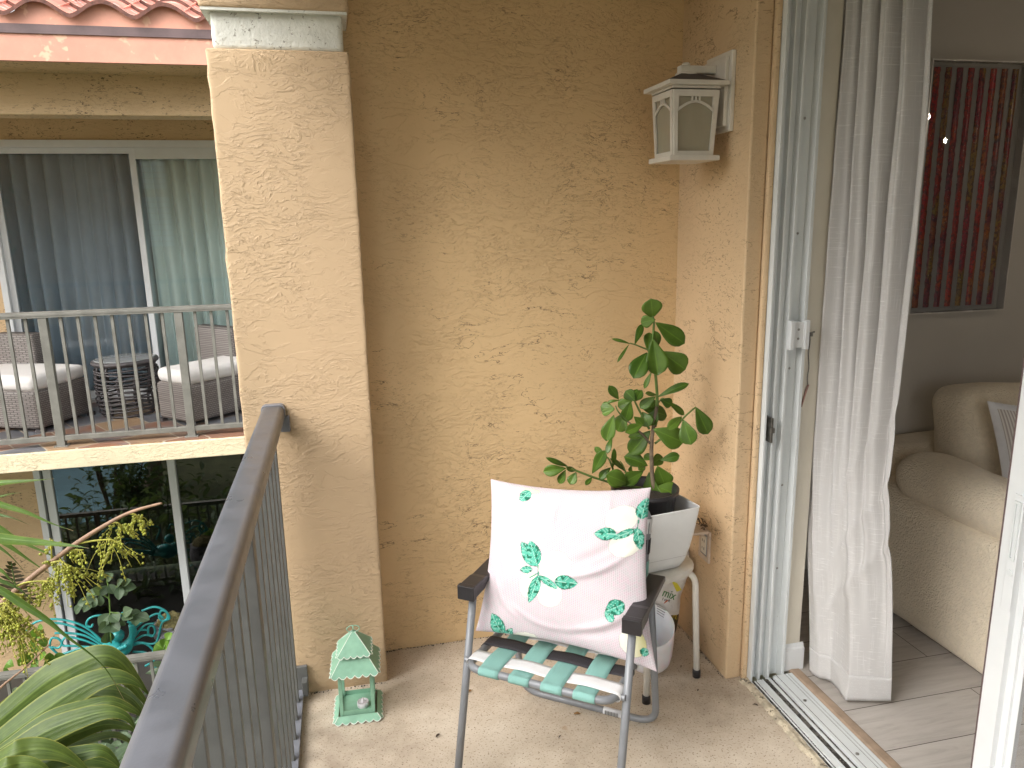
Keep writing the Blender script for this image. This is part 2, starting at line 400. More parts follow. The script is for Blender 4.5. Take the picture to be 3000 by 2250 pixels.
def artstripe(i):
    t = NT('beaded_stripe'); c = t.coord()
    rnd = random.Random(i)
    pal = [(.46,.035,.02),(.50,.02,.03),(.36,.03,.06),(.44,.13,.02),(.20,.03,.06),(.52,.06,.02),(.30,.02,.03),(.34,.20,.03),(.12,.07,.08)]
    rnd.shuffle(pal)
    v = t.n('TexVoronoi', Vector=t.map(c, (1,1,1), (0,0,0), (i*3.1,0,0)), Scale=95.0)
    n = t.noise(t.map(c, (1,1,.35), (0,0,0), (i*5.7,0,0)), 9, 3, .6)
    c1 = t.ramp(n, [(.30,pal[0]),(.42,pal[1]),(.5,pal[2]),(.58,pal[3]),(.7,pal[4])])
    c2 = t.mix(t.sstep(v.outputs[0], .45, .75, 0, .7), c1, (.06,.02,.03))
    c2 = t.mix(t.sstep(t.noise(c, 160, 2), .68, .73), c2, (.7,.5,.4))
    return t.done(c2, .35, None, 0, .5)
M['acrylic'] = None
def glass(name, tint, refl=.08, rough=.0, alpha=1.0):
    t = NT(name)
    tr = t.n('BsdfTransparent', Color=tint); gl = t.n('BsdfGlossy', Color=(1,1,1), Roughness=rough)
    fr = t.n('Fresnel', IOR=1.5)
    f = t.math('ADD', t.math('MULTIPLY', fr.outputs[0], 1.0), refl, clamp=True)
    mx = t.n('MixShader', Fac=f); t.t.links.new(tr.outputs[0], mx.inputs[1]); t.t.links.new(gl.outputs[0], mx.inputs[2])
    t.t.links.new(mx.outputs[0], t.out.inputs[0]); t.t.nodes.remove(t.p); return t.mat
M['glass'] = glass('window_glass', (.86,.95,.93), .03)
M['glass_dark'] = glass('tinted_glass', (.62,.68,.72), .02)
M['glass_lower'] = glass('dark_storefront_glass', (.34,.38,.38), .10)
M['acrylic'] = glass('clear_acrylic', (.92,.92,.92), .0)
def meshmat():
    t = NT('insect_screen')
    c = t.coord(); n = t.n('TexChecker', Vector=c, Scale=900.0)
    tr = t.n('BsdfTransparent', Color=(1,1,1)); t.done((.22,.22,.22), .7)
    mx = t.n('MixShader', Fac=t.math('ADD', t.math('MULTIPLY', n.outputs[1], .12), .36)); t.t.links.new(tr.outputs[0], mx.inputs[1]); t.t.links.new(t.p.outputs[0], mx.inputs[2])
    t.t.links.new(mx.outputs[0], t.out.inputs[0]); return t.mat
M['screen'] = meshmat()
M['tile'] = mat('terracotta_roof_tile', (.60,.24,.17), .75, .25, 5, 30, .4, .004, speck=((.68,.50,.42), 11, .57))
M['ceiling_paint'] = mat('white_ceiling_paint', (.78,.75,.69), .7, .04, 4, 60, .5, .002)
M['groove'] = mat('dirty_track_groove', (.12,.112,.10), .8, .3, 20, 90, .5, .002, speck=((.03,.028,.025), 45, .50))
M['tile_edge'] = mat('dark_tile_edge', (.13,.055,.04), .85, .4, 30, 60, .6, .004)  # front lips of the tiles, darker than their faces
M['salmon'] = mat('salmon_fascia_paint', (.58,.28,.20), .65, .12, 4, 40, .4, .002, speck=((.68,.40,.27), 7, .60))
M['gutter'] = mat('brown_drip_edge', (.115,.075,.075), .5, .2, 6, speck=((.35,.25,.10), 12, .74))
def wicker():
    t = NT('grey_wicker'); c = t.coord()
    s = t.n('SeparateXYZ', Vector=c)
    u = t.math('ADD', s.outputs[0], s.outputs[1])
    v = t.n('CombineXYZ', X=u, Y=s.outputs[2], Z=0.0).outputs[0]
    br = t.n('TexBrick', Vector=v, Color1=(.19,.168,.155), Color2=(.245,.22,.205), Mortar=(.085,.075,.07), Scale=1.0)
    br.inputs['Brick Width'].default_value = .036; br.inputs['Row Height'].default_value = .017; br.inputs['Mortar Size'].default_value = .0028
    return t.done(br.outputs[0], .6, t.bump(br.outputs['Fac'], -.8, .006), 0, .4)
M['wicker'] = wicker()
M['rattan_dark'] = mat('dark_rattan', (.075,.068,.07), .6, .3, 20)
M['cushion_white'] = mat('white_outdoor_cushion', (.70,.68,.66), .85, .03, 5, 120, .3, .001)
def slate():
    t = NT('slate_tiles'); p = t.pos()
    v = t.map(p, (1,1,1), (0,0,math.radians(-32)))
    br = t.n('TexBrick', Vector=v, Color1=(0,0,0), Color2=(1,1,1), Mortar=(.5,.5,.5), Scale=1.0); br.offset = .5
    br.inputs['Brick Width'].default_value = .33; br.inputs['Row Height'].default_value = .33; br.inputs['Mortar Size'].default_value = .006; br.inputs['Bias'].default_value = 0
    n = t.noise(p, 6, 5, .6)
    f = t.math('ADD', t.math('MULTIPLY', br.outputs[0], .75), t.math('MULTIPLY', n, .35))
    c = t.ramp(f, [(.18,(.12,.12,.13)), (.35,(.19,.20,.22)), (.5,(.26,.13,.08)), (.66,(.20,.12,.09)), (.85,(.33,.22,.13))])
    c = t.mix(br.outputs['Fac'], c, (.42,.36,.28))
    return t.done(c, .35, t.bump(n, .3, .006), 0, .5)
M['slate'] = slate()
M['sheer'] = mat('white_sheer_curtain', (.84,.88,.87), .9, .03, 3, 0)
M['dimmed_curtain'] = mat('shaded_curtain', (.72,.76,.78), .9, .05, 3, 0)  # sheer curtain again, the screen door's dimming put into a greyer colour
M['teal'] = mat('teal_enamel', (.03,.30,.30), .35, .2, 14, 60, .3, .002)
M['stone'] = mat('grey_stone', (.24,.24,.26), .85, .3, 14, 40, 1, .01)
M['moss'] = mat('dry_moss', (.22,.19,.08), .95, .4, 40, 80, 1, .01)
M['ground'] = mat('garden_soil_and_grass', (.10,.11,.05), .95, .4, 2, 20, .6, .02)
M['paver'] = mat('patio_concrete', (.05,.046,.04), .85, .15, 4, 40, .3, .003)
M['white_plain'] = mat('white_shutter_paint', (.72,.72,.70), .5, .03, 4)
M['unlit_room'] = mat('unlit_room_wall', (.035,.032,.03), .8, .2, 2)  # near-black walls carry the unlit interior's darkness in their colour
M['bag'] = None
def bagmat():
    t = NT('printed_plastic_bag'); c = t.coord()
    n = t.noise(c, 14, 4, .6)
    return t.done(t.mix(n, (.62,.60,.58), (.74,.73,.71)), .35, t.bump(t.noise(c, 22, 4, .65, 1.5), .7, .012), 0, .5)
M['bag'] = bagmat()
M['bag_print'] = mat('flower_print', (.06,.045,.02), .4, .4, 30, 30, .5, .008, speck=((.50,.34,.03), 55, .56))
M['ink'] = mat('dark_print_ink', (.10,.10,.09), .5, .1, 20)
M['ink_green'] = mat('green_print_ink', (.05,.20,.05), .5, .1, 20)
M['ink_yellow'] = mat('yellow_print_ink', (.62,.55,.04), .5, .1, 20)
M['ink_red'] = mat('red_print_ink', (.45,.10,.03), .5, .1, 20)
M['outlet'] = mat('dirty_outlet_plastic', (.52,.43,.35), .5, .12, 30, speck=((.2,.14,.1), 50, .68))
M['outlet_grey'] = mat('grey_gasket', (.24,.25,.26), .6, .1, 30)
M['outlet_white'] = mat('ivory_receptacle', (.66,.62,.54), .4, .05, 30)
M['chrome'] = mat('old_bead_chain_metal', (.25,.24,.22), .35, .2, 60, metal=.9)
M['dryleaf'] = mat('dry_leaf', (.28,.15,.05), .8, .3, 60)
M['darktwig'] = mat('dark_leaf_bit', (.07,.05,.035), .9, .3, 60)
def emis(name, col, st):
    t = NT(name); e = t.n('Emission', Color=col, Strength=st); t.t.links.new(e.outputs[0], t.out.inputs[0]); t.t.nodes.remove(t.p); return t.mat
M['bulb'] = emis('lit_bulb', (1,.86,.68), 260)
# ================================================================== SETTING
def structure(name, mb, m): return tag(obj(name, mb, m), kind='structure')
structure('ground', MB().box((-60,-60,-3.2),(60,60,-2.86)), M['ground'])
structure('garden_patio', MB().box((-6,5.6,-2.855),(3,9.5,-2.80)), M['paver'])
structure('balcony_floor', MB().box((-.30,-2.2,-.22),(1.336,2.695,0)), M['concrete'])
structure('balcony_ceiling', MB().box((-.42,-2.2,2.62),(1.26,2.95,2.85)), M['ceiling_paint'])
structure('room_floor', MB().box((1.501,-2.2,-.2),(5.4,2.9,.012)), M['planks'])
w = MB().box((1.47,2.186,.0),(1.545,2.905,2.62)); w.box((1.545,2.86,.0),(5.4,2.98,2.62)); w.box((5.4,-2.3,0),(5.5,2.98,2.62)); w.box((1.40,-2.4,0),(5.4,-2.3,2.62))
w.box((1.49,-2.3,2.62),(5.5,2.98,2.75)); w.box((1.345,-2.3,2.38),(1.49,2.186,2.75)); w.box((1.40,-2.3,0),(1.49,-.9,2.38))
tag(obj('room_wall', w, M['room_paint']), 'plain taupe grey wall of the living room behind the sofa', 'wall')
tag(obj('inner_wall_return', MB().box((1.4705,2.180,.012),(1.548,2.1857,2.38)), M['cream_paint']), 'narrow cream painted wall strip between white door frame and curtain', 'wall')
b = MB().prism([(2.165,.0125),(2.18,.0125),(2.18,.11),(2.176,.115),(2.172,.10),(2.165,.095)], 1.472, 1.56, 'x')
tag(obj('baseboard', b, M['white_frame']), 'short white baseboard at foot of the cream wall strip', 'baseboard')
# ------------------------------------------------------------------ own stucco walls
bw = MB().grid(lambda u, v: Vector((.02+u*1.29, 2.69+.012*math.sin(u*5+1)*math.sin(v*4)*.4, v*2.64-.01)), 40, 60, uv=False)
bw.box((.02,2.72,-.01),(1.3,2.95,2.63))
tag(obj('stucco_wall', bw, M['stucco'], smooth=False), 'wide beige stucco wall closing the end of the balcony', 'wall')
sw = MB().box((1.262,2.19,0),(1.322,2.72,2.62)); sw.box((1.322,2.19,0),(1.469,2.72,2.62)); sw.box((1.318,2.168,0),(1.3365,2.1895,2.62))
sw.box((1.262,-2.2,2.385),(1.344,2.166,2.62))
tag(obj('side_wall', sw, M['stucco_side'], bevel=.006), 'short beige stucco side wall carrying the white lamp', 'wall')
# ------------------------------------------------------------------ pillar
pl = thing('pillar', (-.13,2.6,0), 'square beige stucco pillar with a white painted neck band', 'pillar')
def rough_box(a, b, n=(10,4,44), amp=.004, seed=0, r=.012):
    mb = MB(); c = (Vector(a)+Vector(b))/2; s = Vector(b)-Vector(a)
    def fn(p):
        q = p + c
        k = amp*mnoise.noise(Vector((q.x*9+seed, q.y*9, q.z*14))) + amp*.6*mnoise.noise(Vector((q.x*40, q.y*40+seed, q.z*40)))
        return p + Vector((math.copysign(k, p.x) if abs(p.x) > s.x/2-r*1.2 else 0, 0, 0))
    mb.rbox(c, s, r, 2, 60, fn); return mb
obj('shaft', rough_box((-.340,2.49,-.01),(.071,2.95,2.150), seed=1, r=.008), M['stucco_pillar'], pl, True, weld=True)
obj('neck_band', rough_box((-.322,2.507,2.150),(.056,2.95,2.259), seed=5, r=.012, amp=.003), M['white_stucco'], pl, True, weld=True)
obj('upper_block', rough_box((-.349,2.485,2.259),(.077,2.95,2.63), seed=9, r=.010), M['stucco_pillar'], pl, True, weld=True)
obj('lintel_trim', MB().box((-.345,2.489,2.2525),(.072,2.94,2.2605)), M['white_stucco'], pl)
tag(obj('added_beam', MB().box((-.42,-2.2,2.50),(-.16,2.48,2.62)), M['stucco_pillar']), 'unseen beige beam added above the balcony railing to shape the light', 'beam')  # unseen beam, added and raised to shape light on the back wall
# crack dirt at the foot of walls
def crust(pts, wdt, hgt, name, label, m, seed, cat='dirt line'):
    rnd = random.Random(seed); mb = MB()
    for a, b in zip(pts[:-1], pts[1:]):
        a, b = Vector(a), Vector(b); n = int((b-a).length/.006)
        for i in range(n):
            if mnoise.noise(Vector((i*.07, seed, a.x*3))) + rnd.random()*.5 < .12: continue
            p = a.lerp(b, i/n) + Vector((rnd.uniform(-wdt, wdt), rnd.uniform(-wdt, wdt), 0))
            r = rnd.uniform(.3, 1)*hgt
            mb.sphere((p.x, p.y, p.z+r*.2), r, 5, 3, (rnd.uniform(.6,1.6), rnd.uniform(.6,1.6), .6))
    return tag(obj(name, mb, m), label, cat, kind='stuff')
crust([(.073,2.684,.001),(.5,2.684,.001),(1.25,2.684,.001)], .005, .0032, 'dirt_line', 'crumbly dark dirt line along the foot of the back wall', M['dirt'], 3)
crust([(-.22,2.482,.001),(.072,2.482,.001)], .004, .0032, 'dirt_line', 'crumbly dark dirt line along the foot of the pillar', M['dirt'], 5)
crust([(1.257,2.66,.001),(1.257,2.19,.001)], .003, .0028, 'dirt_line', 'crumbly dark dirt line along the foot of the side wall', M['dirt'], 8)
# ------------------------------------------------------------------ balcony railing
rl = thing('balcony_railing', (-.24,1.0,0), 'dark grey metal railing running along the near balcony edge to the pillar', 'railing')
prof = []
xl, xr, zt = -.275, -.206, 1.067
for k in range(7):
    a = PI - k*PI/2/6; prof.append((xl+.016+.016*math.cos(a), zt-.016+.016*math.sin(a)))
for k in range(7):
    a = PI/2 - k*PI/2/6; prof.append((xr-.016+.016*math.cos(a), zt-.016+.016*math.sin(a)))
prof += [(xr, zt-.040), (xr-.006, zt-.044), (xl+.006, zt-.044), (xl, zt-.040)]
obj('top_rail', MB().prism(prof, -1.9, 2.462, 'y'), M['railing'], rl, True, bevel=0)
cap = [(x + (-.003 if x < -.24 else .003), z + (.003 if z > 1.03 else 0)) for x, z in prof]
obj('end_bracket', MB().prism(cap, 2.46, 2.489, 'y').box((-.222,2.47,.975),(-.192,2.489,1.028)), M['railing'], rl, False, bevel=.002)
obj('bottom_rail', MB().box((-.262,-1.9,.018),(-.222,2.47,.030)).box((-.262,-1.9,.008),(-.258,2.47,.018)), M['railing'], rl, bevel=.001)
fb = MB().box((-.262,2.475,.02),(-.205,2.489,.115)); fb.box((-.225,2.44,.02),(-.205,2.475,.075))
obj('foot_bracket', fb, M['railing_bar'], rl, bevel=.002)
y = 2.405
for i in range(40):
    if y < -1.8: break
    if i in (8, 22): 
        obj('post', MB().box((-.266,y-.022,-.03),(-.222,y+.022,1.024)), M['railing_bar'], rl, bevel=.002)
    else:
        obj('baluster', MB().box((-.2555,y-.009,.03),(-.2345,y+.009,1.026)), M['railing_bar'], rl, bevel=.0015)
    y -= .098
# ------------------------------------------------------------------ sliding door frame
df = thing('door_frame', (1.39,2.17,0), 'white aluminium sliding door frame with grooved jamb and dirty floor track', 'door frame')
jm = MB().box((1.337,2.180,.0),(1.4685,2.1895,2.38))
for x0, x1, yy in ((1.337,1.345,2.148),(1.371,1.380,2.156),(1.404,1.414,2.152),(1.458,1.4695,2.146)):
    jm.box((x0,yy,.0),(x1,2.1805,2.38))
jm.box((1.3805,2.172,.0),(1.3865,2.1805,2.38)); jm.box((1.345,2.170,.0),(1.349,2.1805,2.38))
obj('jamb', jm, M['white_metal'], df, bevel=.0015)
tk = MB().box((1.337,-1.0,-.02),(1.500,2.1495,.004))
for x0, x1, z in ((1.337,1.3415,.008),(1.351,1.3545,.010),(1.360,1.378,.011),(1.3805,1.3835,.013),(1.405,1.4125,.013),(1.424,1.500,.018)):
    tk.box((x0,-1.0,.004),(x1,2.145,z))
obj('floor_track', tk, M['white_metal'], df, bevel=.0012)
gv = MB()
for x0, x1 in ((1.3418,1.3507),(1.3548,1.3597),(1.3838,1.4047),(1.4128,1.4237)): gv.box((x0,-1.0,.0045),(x1,2.148,.0062))
for x0, x1 in ((1.436,1.4378),): gv.box((x0,-1.0,.0183),(x1,2.144,.0188))
gv.box((1.470,-1.0,.0183),(1.4712,2.148,.0188)); gv.box((1.4825,-1.0,.0183),(1.4835,2.148,.0188))
obj('groove', gv, M['groove'], df)
gd = MB()
rnd = random.Random(4)
for i in range(1700):
    yy = rnd.uniform(.6, 2.14); lane = rnd.choice(((1.342,1.350,.0065),(1.355,1.3595,.0065),(1.384,1.404,.0065),(1.384,1.404,.0065),(1.413,1.423,.0065)))
    if mnoise.noise(Vector((yy*6, lane[0]*40, 0))) < -.05 and rnd.random() < .7: continue
    r = rnd.uniform(.0008,.0032); gd.sphere((rnd.uniform(lane[0],lane[1]), yy, lane[2]), r, 5, 3, (1.4,1.4,.5))
o = obj('grime', gd, M['dirt'], df); o['kind'] = 'stuff'
lk = MB().box((1.412,2.140,1.215),(1.460,2.150,1.30)); lk.box((1.402,2.128,1.21),(1.416,2.1505,1.305)); lk.box((1.455,2.128,1.21),(1.470,2.1505,1.305))
obj('strike_plate', lk, M['white_frame'], df, bevel=.002)
for X, zs in ((1.4165,(1.245,1.275)),(1.415,(1.93,1.58,1.14,.73,.42)),(1.352,(1.93,1.58,1.14,.73,.42))):
    for z in zs:
        yy = 2.1385 if z in (1.245,1.275) else 2.1785
        xx = 1.436 if z in (1.245,1.275) else (1.437 if X > 1.4 else 1.3585)
        mb = MB(); mb.T = Matrix.Translation((xx,yy,z)) @ Matrix.Rotation(PI/2, 4, 'X'); mb.lathe([(.0042,0),(.0042,.001),(.003,.002)], n=10); obj('screw', mb, M['screwm'], df)
for yy in (1.99, 1.72, 1.45):
    obj('screw', MB().lathe([(.0055,0),(.0055,.003),(.003,.0045)], (1.450,yy,.018), 12), M['screwm'], df)
lt = MB().box((1.3545,2.135,.90),(1.3625,2.1795,.985)).box((1.350,2.128,.935),(1.3645,2.137,.952))
obj('keeper', lt, M['chrome'], df, bevel=.001)
tag(obj('wood_threshold', MB().prism([(1.5003,.0),(1.5003,.016),(1.510,.019),(1.540,.0165),(1.546,.0125),(1.546,.0)], -1.0, 2.163, 'y'), M['wood_strip']), 'thin oak threshold strip between door track and room floor', 'threshold')
# broken mortar edge along the track
mb = MB(); rnd = random.Random(12)
def ledge(u, v):
    yy = .4 + u*1.77; e = 1.308 + .012*mnoise.noise(Vector((yy*14, 0, 0))) + .006*mnoise.noise(Vector((yy*50, 3, 0)))
    x = e + (1.3368-e)*v; return Vector((x, yy, .001 + (.010 + .004*mnoise.noise(Vector((x*90, yy*60, 1))))*min(1, v*2.2)))
mb.grid(ledge, 240, 8, uv=False)
tag(obj('mortar_edge', mb, mat('crumbling_mortar', (.46,.40,.30), .95, .3, 30, 90, 1, .004, speck=((.16,.135,.10), 34, .58)), smooth=False), 'crumbling grey mortar strip between balcony floor and door track', 'mortar strip')
# ------------------------------------------------------------------ screen door
sd = thing('screen_door', (1.37,1.2,.03), 'white framed sliding insect screen door standing half open at the right edge', 'screen door')
st = MB().prism([(1.352,1.190),(1.352,1.2335),(1.388,1.2335),(1.388,1.160),(1.3745,1.160),(1.3745,1.174),(1.367,1.174),(1.367,1.190)], .032, 2.36, 'z')
obj('stile', st, M['white_frame'], sd, bevel=.001)
obj('edge_seal', MB().box((1.3545,1.2337,.034),(1.3865,1.2395,2.355)), M['gutter'], sd)
obj('bottom_stile', MB().box((1.364,.2,.032),(1.377,1.172,.085)), M['white_frame'], sd, bevel=.001)
obj('screen_mesh', MB().add([(1.376,.2,.085),(1.376,1.1598,.085),(1.376,1.1598,2.36),(1.376,.2,2.36)], [(0,1,2,3)]), M['screen'], sd, recalc=False)
hp = MB().box((1.3485,1.189,.80),(1.3525,1.2125,1.06))
h = obj('handle_plate', hp, M['white_frame'], sd, bevel=.001)
mb = MB().box((1.3455,1.193,.92),(1.3487,1.199,1.04)).box((1.3455,1.204,.92),(1.3487,1.2085,1.04)).box((1.3455,1.193,1.04),(1.3487,1.2085,1.046)).box((1.3455,1.193,.914),(1.3487,1.2085,.92))
obj('finger_pull', mb, M['white_metal'], h, bevel=.0005)
mb = MB(); mb.T = Matrix.Translation((1.3487,1.2005,.885)) @ Matrix.Rotation(-PI/2, 4, 'Y'); mb.lathe([(.0075,0),(.0075,.0015),(.0065,.002)], n=18)
obj('lock_button', mb, M['white_metal'], h)
# ------------------------------------------------------------------ bead chain
ch = thing('pull_chain', (1.51,2.17,1.25), 'bead chain with wooden pull hanging on the cream strip beside the curtain', 'pull chain')
p0, p1, p2 = at(2372,982,2.165), at(2366,1130,2.165), at(2347,1192,2.165)
mb = MB(); 
for k in range(44):
    p = p0.lerp(p1, k/43); mb.sphere(p + Vector((.002*math.sin(k*.3),0,0)), .0024, 6, 4)
obj('chain', mb, M['chrome'], ch)
obj('pull', MB().tube([p1+Vector((.003,0,.004)), p1.lerp(p2,.2), p2], [.0035,.004,.003], 8), mat('pink_brown_wood', (.30,.17,.14), .5, .2, 40), ch, True)
obj('bracket', MB().box(p0+Vector((-.012,-.004,-.004)), p0+Vector((.010,.014,.008))).tube([p0+Vector((-.012,-.006,.004)), p0+Vector((.012,-.008,.012))], .003, 6), M['chrome'], ch)
# ------------------------------------------------------------------ curtain
BP = [(0,1.556,2.120),(.16,1.562,2.075),(.36,1.592,2.050),(.50,1.583,1.985),(.62,1.578,1.940),(.80,1.640,1.920),(1.0,1.716,1.900)]
def lerp_path(P, u):
    for i in range(len(P)-1):
        if u <= P[i+1][0] or i == len(P)-2:
            t = (u-P[i][0])/(P[i+1][0]-P[i][0]); t = t*t*(3-2*t)*.5+t*.5
            return P[i][1]+(P[i+1][1]-P[i][1])*t, P[i][2]+(P[i+1][2]-P[i][2])*t
def cur(u, v):                       # u: 0 by the wall .. 1 free edge ; v: 0 bottom .. 1 top
    z = .032 + v*2.36
    zz = [0,.2,.6,.8,1.55,2.0,2.2,2.5]; yy = [1.835,1.873,1.905,1.925,1.905,1.915,1.93,1.94]
    for i in range(7):
        if zz[i] <= z <= zz[i+1]:
            yr = yy[i] + (yy[i+1]-yy[i])*(z-zz[i])/(zz[i+1]-zz[i])
    xs_ = 1.562 + (1.650-1.562)*u**1.3; ys_ = 2.208 + (yr-2.208)*u
    xb_, yb_ = lerp_path(BP, u)
    k = min(1, max(0, v/.34)); k = k*k*(3-2*k); k = k**.6
    x = xb_*(1-k)+xs_*k; y = yb_*(1-k)+ys_*k
    if v < .10: y += (.10-v)*.28*(1-u)*0
    ph = u*PI*2*4.6 + .6*math.sin(v*4+u*7) + .5
    f = math.sin(ph) + .35*math.sin(ph*2.1+1.3+v*2)
    lo = math.sin(u*PI*2*2.0 + 2.4 + .7*math.sin(v*3))
    wgt = min(1, max(0, (v-.10)/.55))
    fold = f*wgt*.030 + lo*(1-wgt)*.016*min(1, v*6)
    taper = min(1, u*8)*min(1, (1-u)*7+.12)
    x += fold*taper; y += fold*taper*.30
    x -= .005*mnoise.noise(Vector((u*6, z*3, 0)))
    for z0, sl_, am, wd_ in ((.16,.45,.010,.030),(.30,.50,.007,.028),(.48,.55,.006,.035),(.24,-.35,.004,.03)):
        x -= am*math.exp(-((z-z0-u*sl_)/wd_)**2)*min(1, u*2.2)*(1 if z < 1.1 else 0)
    return Vector((x, y, z))
cu = thing('curtain', (1.6,2.05,2.4), 'long white linen curtain hanging gathered at the left side of the doorway', 'curtain')
hv = .034
mb = MB(); mb.grid(lambda u, v: cur(u, hv+v*(1-hv)), 150, 170)
o = obj('drape', mb, M['linen'], cu, True, recalc=False); md = o.modifiers.new('thick', 'SOLIDIFY'); md.thickness = .0015
mb = MB(); mb.grid(lambda u, v: cur(u, v*hv*1.15) + Vector((-.0022,-.0012,0)), 150, 8)
o = obj('hem', mb, M['linen'], cu, True, recalc=False); md = o.modifiers.new('thick', 'SOLIDIFY'); md.thickness = .002
mb = MB(); mb.grid(lambda u, v: cur(.93+u*.072, v) + Vector((-.0022,-.001,0)), 8, 150)
o = obj('side_hem', mb, M['linen'], cu, True, recalc=False); md = o.modifiers.new('thick', 'SOLIDIFY'); md.thickness = .002
# ------------------------------------------------------------------ artwork
ar = thing('artwork', (2.7,2.84,1.7), 'framed panel of thin red and orange beaded vertical stripes on the room wall', 'artwork')
ax0, ax1, az0, az1 = 2.455, 2.905, 1.215, 2.235
obj('backing', MB().box((ax0,2.845,az0),(ax1,2.858,az1)), M['art_back'], ar)
fr = MB()
for a, b in (((ax0-.02,2.82,az0-.02),(ax0-.014,2.858,az1+.02)),((ax1+.030,2.82,az0-.02),(ax1+.034,2.858,az1+.02)),((ax0-.014,2.82,az0-.02),(ax1+.030,2.858,az0-.014)),((ax0-.014,2.82,az1+.014),(ax1+.030,2.858,az1+.02))): fr.box(a, b)
obj('acrylic_frame', fr, mat('clear_grey_acrylic_edge', (.58,.55,.51), .25, .05, 10), ar)
n = 8; stp = (ax1-ax0)/n
for i in range(n):
    x = ax0 + stp*(i+.18); mb = MB(); ww = stp*.56
    def sf(u, v, x=x, ww=ww, i=i):
        z = az0+.008+v*(az1-az0-.016); j = .004*mnoise.noise(Vector((v*50, i*7, u*3)))
        return Vector((x + ww*u + j, 2.8445-.006*math.sin(PI*u)-.002, z))
    mb.grid(sf, 7, 90); obj('stripe', mb, artstripe(i), ar, False)
obj('acrylic_sheet', MB().add([(ax0-.014,2.824,az0-.014),(ax1+.03,2.824,az0-.014),(ax1+.03,2.824,az1+.014),(ax0-.014,2.824,az1+.014)], [(0,1,2,3)]), M['acrylic'], ar, recalc=False)
for k, (px, py) in enumerate(((2721,342),(2769,412))):
    P = at(px, py, 2.824); d = (P-EYE).normalized(); d.y = -d.y; B_ = P + d*(1.9+.12*k)
    bt = thing('pendant_bulb', B_, ('lit pendant bulb reflected at upper left of the framed panel','lit pendant bulb reflected lower down in the framed panel')[k], 'bulb', 'lit bulbs reflected in the artwork')
    obj('glass_bulb', MB().sphere(B_, .0085, 12, 8, (1,1,1.9)), M['bulb'], bt, True)
    obj('cord', MB().tube([B_+Vector((0,0,.018)), Vector((B_.x,B_.y,max(2.62, B_.z+.1)))], .003, 6), M['black_plastic'], bt)
# ------------------------------------------------------------------ sofa
so = thing('sofa', (2.6,2.3,0), 'cream boucle sofa with a rolled arm facing away from the doorway', 'sofa')
def soft(amp, fr_=6): return lambda p: p + Vector((mnoise.noise(p*fr_), mnoise.noise(p*fr_+Vector((5,0,0))), mnoise.noise(p*fr_+Vector((0,9,0)))))*amp
obj('arm', MB().rbox((2.235,2.25,.285),(.27,1.02,.53),.07,5,10,soft(.008)), M['boucle'], so, True, weld=True)
obj('arm_roll', MB().rbox((2.235,2.125,.605),(.25,.74,.205),.10,6,10,soft(.008)), M['boucle'], so, True, weld=True)
obj('base', MB().rbox((2.97,2.22,.24),(1.2,.95,.43),.06,4,8,soft(.006)), M['boucle'], so, True, weld=True)
obj('backrest', MB().rbox((2.80,2.72,.35),(1.50,.25,.62),.07,4,10,soft(.008)), M['boucle'], so, True, weld=True)
bc = thing('sofa_cushion', (2.7,2.5,.6), 'large plump cream boucle back cushion leaning on the sofa', 'cushion')
mb = MB(); mb.T = Matrix.Translation((2.72,2.49,.685)) @ Matrix.Rotation(math.radians(-9), 4, 'X') @ Matrix.Rotation(math.radians(-5), 4, 'Z')
mb.rbox((0,0,0),(.64,.24,.50),.085,5,12,soft(.014,4))
obj('cover', mb, M['boucle'], bc, True, weld=True)
def cushion_fn(TL, TR, BL, BR, nrm, th, pinch=.05):
    TL, TR, BL, BR, nrm = map(Vector, (TL,TR,BL,BR,nrm)); nrm.normalize()
    def base(u, v):
        uu, vv = u*2-1, v*2-1
        u2 = .5 + .5*uu*(1-pinch*(1-vv*vv)**1); v2 = .5+.5*vv*(1-pinch*(1-uu*uu)**1)
        p = (BL*(1-u2)+BR*u2)*(1-v2) + (TL*(1-u2)+TR*u2)*v2
        bul = max(0,(1-uu**4))**.5*max(0,(1-vv**4))**.5*(.55+.45*(1-uu*uu)*(1-vv*vv))
        return p, bul
    return base, nrm
bs, nr_ = cushion_fn((2.395,2.322,.925),(2.74,2.22,.89),(2.468,2.255,.53),(2.82,2.14,.50),(-.35,-.9,.3),.09)
pw = thing('throw_pillow', (2.85,2.25,.6), 'throw pillow with fine taupe stripes and a white flanged edge on the sofa', 'pillow')
mb = MB()
for sgn in (1, -1): mb.grid(lambda u, v: (lambda r: r[0]+nr_*sgn*.065*r[1])(bs(.06+u*.88, .03+v*.90)), 24, 24)
obj('cover', mb, M['striped'], pw, True, recalc=False)
mb = MB(); mb.grid(lambda u, v: bs(u, v)[0]+nr_*(.065*bs(u,v)[1]-.004), 24, 24)
o = obj('flange', mb, M['pillow_trim'], pw, True, recalc=False)
